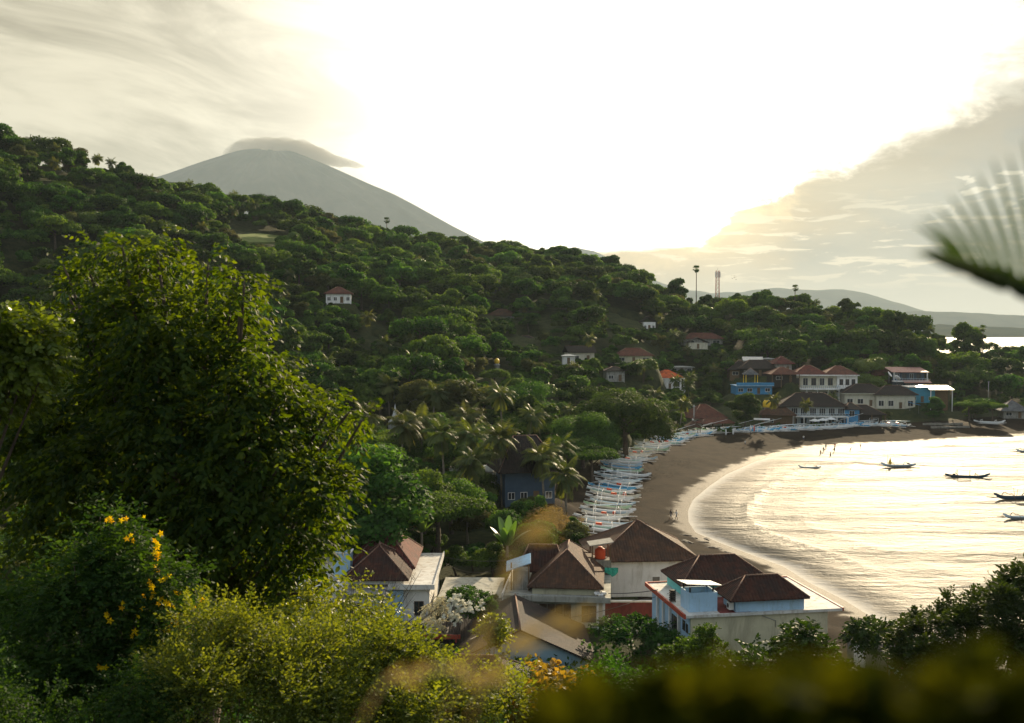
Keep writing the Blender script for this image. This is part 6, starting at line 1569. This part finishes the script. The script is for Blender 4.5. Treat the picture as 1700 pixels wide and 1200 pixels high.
def near_plants():
    big_tree()
    D = 16.5
    pinnate_shrub('tall shrub with yellow trumpet flowers in front of the huge dark tree', [(195, 880, 32, D), (165, 925, 42, D), (225, 925, 42, D), (130, 985, 48, D), (205, 990, 55, D), (270, 985, 45, D), (308, 1015, 34, D), (95, 1045, 58, D), (180, 1065, 64, D), (262, 1060, 52, D), (50, 1110, 66, D), (140, 1140, 66, D), (225, 1130, 50, D), (20, 1040, 50, D + 1)], (-6.4, 17.2), 3, .10, 'creeper', 3000,
        [(182, 862, D - .5, 3), (205, 866, D - .5, 2), (210, 893, D - .5, 3), (262, 892, D - .5, 3), (266, 905, D - .5, 2), (263, 922, D - .5, 4), (268, 942, D - .5, 3), (274, 960, D - .5, 3), (254, 968, D - .6, 3), (245, 982, D - .6, 3), (270, 997, D - .6, 3), (285, 1000, D - .6, 3), (210, 1000, D - .7, 3), (180, 1024, D - .8, 4), (233, 1015, D - .7, 2), (288, 1022, D - .6, 5), (296, 1041, D - .6, 4), (280, 1042, D - .6, 4), (310, 1027, D - .6, 3), (328, 1018, D - .5, 3), (334, 996, D - .4, 3), (312, 1048, D - .6, 3), (228, 1052, D - .7, 3), (268, 1060, D - .6, 2), (168, 1108, D - .9, 4), (315, 1087, D - .6, 3), (240, 860, D, 1), (297, 985, D - .3, 2)], aspect=.20, twig=.55, per=11)
    pinnate_shrub('dark leafy scrub filling the bottom left corner', [(20, 1180, 70, 13), (110, 1200, 60, 13), (200, 1190, 60, 13.5), (-20, 1120, 60, 14), (-40, 1200, 70, 12), (260, 1200, 40, 13.5)], (-5.6, 13.5), 5, .05, 'creeper', 1500, aspect=.3, name='scrub_bush')
    pinnate_shrub('fine-leaved olive scrub with upright sprigs beside the yellow-flowered shrub', [(300, 1110, 42, 14.5), (350, 1070, 45, 15), (420, 1075, 40, 15.5), (405, 1045, 24, 15.5), (360, 1130, 55, 14.5), (440, 1120, 55, 15), (300, 1180, 50, 14), (390, 1190, 60, 14), (470, 1180, 60, 14.5), (500, 1090, 45, 15.5), (280, 1150, 36, 14.3)], (-3.9, 15.2), 7, .062, 'scrub', 2900, aspect=.24, twig=.52, per=13, droop=.1, name='scrub_bush')
    pinnate_shrub('sunlit yellow-green scrub in the bottom middle', [(540, 1110, 50, 15.5), (600, 1095, 45, 16), (660, 1110, 45, 16), (560, 1170, 60, 15), (640, 1170, 60, 15.3), (720, 1170, 50, 15.6), (700, 1130, 36, 16), (770, 1150, 36, 16.2), (800, 1190, 45, 15.6), (840, 1160, 26, 16.3), (520, 1200, 50, 14.5), (700, 1200, 50, 14.8)], (-1.9, 15.6), 9, .068, 'scrub', 2900, aspect=.26, twig=.50, per=12, droop=.15, name='scrub_bush')
    pinnate_shrub('bright yellow-green feathery sapling in front of the white and light blue house', [(560, 1000, 16, 22), (555, 1035, 26, 22), (605, 1030, 20, 22), (515, 1035, 30, 21.5), (595, 1062, 28, 21.5), (550, 1075, 36, 21), (640, 1075, 22, 21.5), (500, 1080, 34, 20.5), (628, 1008, 9, 22.3), (480, 1050, 28, 21), (590, 985, 9, 22)], (-3.7, 22.0), 11, .11, 'bright2', 850, aspect=.26, twig=.60, per=9, droop=.5, name='sapling')
    green_belt()
    pinnate_shrub('leafy shrub with large yellowing leaves at the bottom middle', [(905, 1130, 20, 17), (930, 1155, 26, 17), (900, 1175, 30, 16.6), (950, 1180, 26, 16.6), (965, 1125, 14, 17.2), (880, 1200, 30, 16.4), (980, 1160, 18, 17), (860, 1150, 14, 17)], (.9, 16.8), 13, .11, 'straw2', 380, aspect=.42, twig=.34, per=8, name='yellowing_shrub')
    pinnate_shrub('round yellow-green bush before the low gabled roof', [(820, 1055, 18, 62), (810, 1048, 14, 62), (832, 1052, 15, 62), (822, 1040, 13, 62)], (-1.2, 62.0), 15, .20, 'bright2', 420, aspect=.35, twig=.5, per=8, name='round_bush')
    pinnate_shrub('low leafy growth right of the yellowing shrub', [(1010, 1140, 30, 18), (1060, 1150, 32, 18), (1000, 1185, 40, 17), (1070, 1190, 40, 17), (1120, 1165, 30, 18), (1160, 1190, 36, 17.4)], (2.9, 18.2), 17, .06, 'creeper', 1700, aspect=.3, name='scrub_bush')
    pinnate_shrub('dusky rounded shrub at the corner of the flat-decked house', [(1150, 1075, 30, 74), (1180, 1085, 30, 74), (1135, 1095, 26, 74), (1165, 1062, 18, 74), (1120, 1110, 28, 73), (1185, 1110, 30, 73), (1150, 1120, 30, 73)], (13.2, 74.5), 19, .22, 'creeper', 1500, aspect=.34, twig=.6, per=9, name='rounded_shrub')
    pinnate_shrub('dark large-leaved tree standing before the beige wall of the flat-decked house', [(1245, 1088, 12, 62), (1240, 1108, 16, 62), (1305, 1080, 18, 62), (1335, 1066, 14, 62), (1360, 1085, 18, 62), (1320, 1104, 26, 61), (1280, 1114, 22, 61), (1375, 1112, 20, 61), (1260, 1132, 24, 60), (1340, 1132, 28, 60), (1390, 1132, 22, 60), (1312, 1070, 9, 62)], (17.2, 62.0), 21, .34, 'darkleaf', 1500, aspect=.25, twig=.9, per=9, droop=.5, name='broadleaf_tree', cat='tree', r0=.16)
    pinnate_shrub('dark bush between the beige wall and the white boat hull', [(1440, 1045, 14, 76), (1455, 1060, 16, 76), (1432, 1058, 14, 76), (1465, 1045, 12, 76), (1440, 1075, 12, 76)], (26.0, 76.5), 23, .30, 'darkleaf', 420, aspect=.28, twig=.7, per=8, name='dark_bush')
    pinnate_shrub('dark leafy thicket against the bright water at the right edge', [(1510, 1050, 24, 50), (1545, 1045, 26, 50), (1530, 1080, 34, 50), (1570, 1030, 20, 50), (1565, 1005, 11, 50), (1600, 1035, 26, 50), (1625, 1000, 14, 50), (1630, 1025, 24, 50), (1655, 1000, 22, 49), (1660, 975, 12, 49), (1685, 975, 26, 48), (1705, 955, 26, 48), (1640, 1060, 40, 48), (1690, 1030, 44, 47), (1590, 1080, 44, 48), (1550, 1110, 44, 47), (1490, 1095, 26, 50), (1650, 1110, 50, 46), (1720, 1090, 50, 46), (1575, 988, 8, 50), (1612, 985, 8, 50)], (22.2, 49.5), 25, .20, 'darkleaf', 4600, aspect=.24, twig=.55, per=10, droop=.2, name='leafy_thicket', r0=.12)
    pinnate_shrub('white-flowered shrubs between the dark red roof and the beige house', [(770, 1020, 14, 94), (745, 1022, 14, 94), (790, 1012, 12, 94), (765, 1008, 14, 94)], (-4.6, 94.0), 27, .22, 'whitepetal', 160, aspect=.5, twig=.3, per=7, name='flowering_shrub')
    pinnate_shrub('tall dry cream plume plant leaning on the light blue wall', [(728, 1000, 10, 98), (720, 1012, 12, 98), (724, 1028, 14, 97.5), (732, 1042, 13, 97), (710, 1036, 12, 97), (705, 1045, 10, 97)], (-7.4, 98.2), 29, .26, 'pampas', 420, aspect=.2, twig=.6, per=8, name='plume_plant', droop=1.1)
    pinnate_shrub('straw-coloured dry bush mound between the palms and the big brown pyramid roof', [(905, 868, 22, 146), (930, 872, 24, 146), (875, 872, 22, 146), (950, 885, 20, 144), (895, 888, 24, 143), (925, 892, 22, 143), (862, 888, 16, 144), (915, 858, 14, 148), (885, 856, 14, 148)], (6.3, 146), 31, .42, 'straw', 1500, aspect=.09, twig=.9, per=9, name='dry_bush', droop=.5)
    pinnate_shrub('dark garden shrubs with scattered white blooms below the dull red wall', [(1060, 1045, 18, 94), (1085, 1050, 18, 94), (1040, 1055, 20, 92), (1075, 1070, 22, 91), (1100, 1065, 18, 92), (1020, 1050, 16, 93), (1005, 1048, 12, 94), (1110, 1048, 10, 96)], (12.5, 93.5), 33, .24, 'creeper', 1300, [(1030, 1046, 90, 5), (1061, 1042, 92, 4), (1050, 1068, 88, 4), (1092, 1078, 88, 4), (1084, 1040, 92, 4)], aspect=.3, twig=.6, per=9, fmat='whitepetal')
    pinnate_shrub('green shrubs growing on the flat ground left of the beige house', [(775, 1000, 16, 97), (800, 1010, 16, 96), (812, 990, 10, 99), (760, 990, 12, 99), (790, 985, 10, 100), (820, 1002, 10, 97)], (-4.0, 97.5), 35, .22, 'creeper', 900, aspect=.3, twig=.5, per=8, name='green_shrub')
    # bare branching stems rising before the house
    t = thing('bare_shrub', 'bare dark branching twigs reaching across the white and light blue house', 'shrub', (-3.4, 22.3, gz(-3.4, 22.3))); rr = random.Random(9); b = MB(); base = Vector(t.location)
    for tip in ((700, 945), (690, 985), (735, 980), (650, 950), (725, 1010), (740, 1000), (665, 970), (710, 1030), (690, 950), (760, 1040), (670, 930)):
        p = aty(*tip, 22.3) - base; s = Vector((0, 0, .4)); m1 = aty(600 + (tip[0] - 600) * .4, 1075 + (tip[1] - 1075) * .25, 22.2) - base
        b.tube([s, s.lerp(m1, .5), m1, m1.lerp(p, .5) + Vector((0, 0, -.05)), p], [.022, .017, .012, .008, .003], 4)
        for q in range(5):
            c = m1.lerp(p, rr.uniform(.2, .9)); b.tube([c, c + Vector((rr.uniform(-.25, .35), 0, rr.uniform(.1, .4)))], [.005, .002], 3)
    b.build('twigs', M['bark'], t)
    # carpet of low growth over the near slopes
    rs = np.random.RandomState(55); n = 90000
    y = rs.uniform(2.2, 95, n) ** 1.0; px = rs.uniform(-100, 1800, n); x = (px - 850) / 1700 * y
    z = terrain(x, y); hh = np.clip(y / 40, .25, 1) * rs.uniform(0, 1.5, n) ** 1.3
    keep = np.ones(n, bool)
    for X0, Y0, rr_ in ((20, 99, 11), (5, 108, 9), (-14, 112, 12), (30, 90, 8)): keep &= np.hypot(x - X0, y - Y0) > rr_
    P = np.stack([x, y, z + hh], 1)[keep]; n = len(P); L = np.clip(P[:, 1] / 140, .06, .5) * rs.uniform(.7, 1.3, n)
    Nn = unit(rand_dir(rs, n) + np.array([0, -.4, .9])); Dd = rand_dir(rs, n) + np.array([0, 0, .4])
    V, F, tn = leaf_faces(P, Dd, Nn, L, L * .3, rs.uniform(0, 1, n)); tag(link('undergrowth', np_mesh('undergrowth', V, F, M['creeper'], {'tint': tn})), None, None, None, 'stuff')

def foreground():
    """leaves and stems within arm's reach of the viewpoint, thrown out of focus by the lens"""
    # palm frond reaching in from the right
    t = thing('palm_frond', 'blurred palm frond tip reaching in from the right edge', 'palm frond', (0, 0, 0)); b = MB()
    A = aty(1770, 505, 1.15); B = aty(1535, 424, 1.02); t.location = A
    pts = [aty(1770, 505, 1.15), aty(1700, 478, 1.12), aty(1650, 458, 1.09), aty(1590, 436, 1.05), B]
    b.tube([p - A for p in pts], [.0085, .0075, .006, .004, .0015], 6); b.build('midrib', M['palmstalk'], t)
    P = []; D = []; N = []; L = []
    spec = [(1760, 500, 1735, 200), (1742, 494, 1715, 205), (1725, 487, 1690, 232), (1706, 480, 1663, 240), (1688, 473, 1637, 262), (1670, 466, 1612, 285), (1650, 458, 1590, 300), (1630, 450, 1566, 318), (1610, 443, 1545, 335), (1590, 436, 1532, 350), (1572, 430, 1530, 398)]
    V = []; F = []; tn = []
    for k, (a, c, e, g) in enumerate(spec):
        p = aty(a, c, 1.12 - k * .008) - A; q = aty(e, g, 1.10 - k * .008) - A; d = (q - p); s = d.cross(Vector((.15, 1, .1))).normalized(); Ln = d.length; n = 8
        for i in range(n + 1):
            u = i / n; w = .0042 * (math.sin(math.pi * min(1, u * .85 + .15)) ** .7) * (1 - u * .45) + .0004; c0 = p + d * u + Vector((0, .02, -.012)) * (u * u)
            V += [tuple(c0 - s * w), tuple(c0 + Vector((0, .0015, 0))), tuple(c0 + s * w)]; tn += [.5] * 3
            if i:
                m = len(V) - 6; F += [(m, m + 1, m + 4, m + 3), (m + 1, m + 2, m + 5, m + 4)]
    link('leaflets', np_mesh('leaflets', V, F, M['darkleaf'], {'tint': tn}, True), t)
    V = []; F = []; rs = np.random.RandomState(4); tn = []
    P = []; D = []; N = []; L = []
    for k in range(110):
        u = rs.uniform(.0, 1) ** .8; a = 1770 - 215 * u; c = 505 - 76 * u + rs.uniform(-10, 6); P.append(tuple(aty(a, c, 1.14 - u * .1) - A)); D.append((-.8 - rs.uniform(0, .4), 0, .28 + rs.uniform(-.1, .25))); N.append((0, -1, .2)); L.append(.036 * (1.3 - u))
    L = np.array(L); V, F, tn = leaf_faces(np.array(P), np.array(D), np.array(N), L, L * .22, np.full(len(P), .2), style=1); link('young_leaflets', np_mesh('young_leaflets', V, F, M['darkleaf'], {'tint': tn}), t)
    # hedge top below the viewpoint at the right
    rs = np.random.RandomState(66)
    S = [(a, 1238 + max(0, 1250 - a) * .12 + 14 * math.sin(a * .031) + 8 * math.sin(a * .11), 36, .50 + .06 * math.sin(a * .05)) for a in range(1040, 1790, 42)] + [(a, 1290, 60, .48) for a in range(960, 1790, 50)]
    C = np.array([tuple(aty(a, c, d)) for a, c, r, d in S]); Rc = np.array([r * d / 1700 for a, c, r, d in S])
    base = Vector((.5, 1.2, gz(.5, 1.2))); h = thing('hedge', 'blurred dark hedge top with yellowish tips along the bottom right', 'hedge', base)
    (V, F, tn), _ = sprays(rs, C, Rc, 620, .019, .30, per=8, twig=.03, droop=.3); link('leaves', np_mesh('leaves', V - np.array(tuple(base)), F, M['hedge'], {'tint': tn}), h)
    b = MB(); rr = random.Random(3)
    for c in C[::2]:
        c = Vector(c) - base; g = Vector((c.x, c.y, gz(c.x + base.x, c.y + base.y) - base.z)); b.tube([g, g.lerp(c, .6) + Vector((rr.uniform(-.03, .03), 0, 0)), c], [.008, .006, .003], 5)
    b.build('stems', M['bark'], h)
    # dry grass stalks close to the lens
    for k, (pts, d, r, lb) in enumerate((([(760, 1240), (800, 1150), (840, 1085), (905, 1040), (1010, 1020)], .7, .0016, 'blurred golden dry stalk arching low over the dark roofs'), ([(700, 1260), (770, 1120), (830, 1000), (860, 900), (930, 860)], .62, .0015, 'blurred golden dry stalk crossing the brown hipped roof'), ([(560, 1260), (640, 1130), (740, 1110), (850, 1140)], .7, .0018, 'blurred golden dry stalk lying over the bottom scrub'))):
        W = [aty(a, c, d) for a, c in pts]; g = Vector((W[0].x, W[0].y - .02, 32.25)); o = thing('grass_stalk', lb, 'grass stalk', g, 0, 'dry stalks close to the lens')
        MB().tube([Vector((0, 0, 0))] + [w - g for w in W], [r * 1.2] + [r] * (len(W) - 1) + [r * .5], 6).build('stalk', M['strawstalk'], o)
        P = []; D = []
        for w0, w1 in zip(W[1:], W[2:]):
            for q in range(3):
                P.append(tuple(w0.lerp(w1, q / 5) - g)); D.append(tuple((w1 - w0).normalized() + Vector((0, 0, .5 * (-1) ** q))))
        L = np.full(len(P), .02); V, F, tn = leaf_faces(np.array(P), np.array(D), np.tile([0, -1, .1], (len(P), 1)), L, L * .10, np.full(len(P), .6), style=1)
        link('seed_husks', np_mesh('seed_husks', V, F, M['straw'], {'tint': tn}), o)
M['palmstalk'] = mat_plain('palm stalk', (0.10, 0.11, 0.03), .5, .1, 5, 0); M['strawstalk'] = mat_plain('straw stalk', (0.50, 0.34, 0.14), .8, .1, 5, 0)
M['bright2'] = mat_leaf('sunlit young leaves', (0.07, 0.11, 0.015), (0.20, 0.23, 0.03), .5, .1, tcol=(1.9, 1.7, .25)); M['straw2'] = mat_leaf('yellowing leaves', (0.12, 0.12, 0.02), (0.32, 0.24, 0.05), .5, .1, tcol=(1.6, 1.3, .4))
M['darkleaf'] = mat_leaf('dark glossy leaves', (0.010, 0.026, 0.008), (0.035, 0.06, 0.014), .3, .1, tcol=(2.2, 2.0, .4), rough=.6, spec=.12); M['hedge'] = mat_leaf('hedge leaves', (0.010, 0.022, 0.003), (0.050, 0.060, 0.006), .45, .1, tcol=(2.0, 1.6, .15), rough=.8, spec=.03)

def meadow():
    """the mown grass terrace high on the hill"""
    A = [hit(a, b, 300) for a, b in ((378, 396), (430, 392), (484, 398), (470, 407), (400, 408))]
    c = sum(A, Vector()) / len(A); me = MB(); me.add([c + Vector((0, 0, 1.2))] + [p + Vector((0, 0, 1.2)) for p in A] + [c - Vector((0, 0, 3))] + [p - Vector((0, 0, 3)) for p in A], [(0, i + 1, (i + 1) % 5 + 1) for i in range(5)][::-1] + [(i + 1, (i + 1) % 5 + 1, (i + 1) % 5 + 7, i + 7) for i in range(5)])
    tag(me.build('meadow', M['meadow']), None, None, None, 'structure')
M['meadow'] = mat_plain('short meadow grass', (0.14, 0.18, 0.04), .9, .3, .2, .3)

# ================================================================ BUILD
PADS += [(22, 98, 12, 3.0), (15, 120, 10, 2.6), (5, 109, 12, 3.0), (-15, 112, 14, 3.0), (31, 88, 8, 2.9), (0.3, 95, 7, 3.0), (-4, 84, 6, 3.5)]
far_houses()
build_land()
build_sea()
near_houses()
build_far()
meadow()
make_protos()
make_palm_protos()
build_boats()
build_people()
build_misc()
plant_trees()
near_plants()
foreground()
build_cap_cloud()
build_haze()
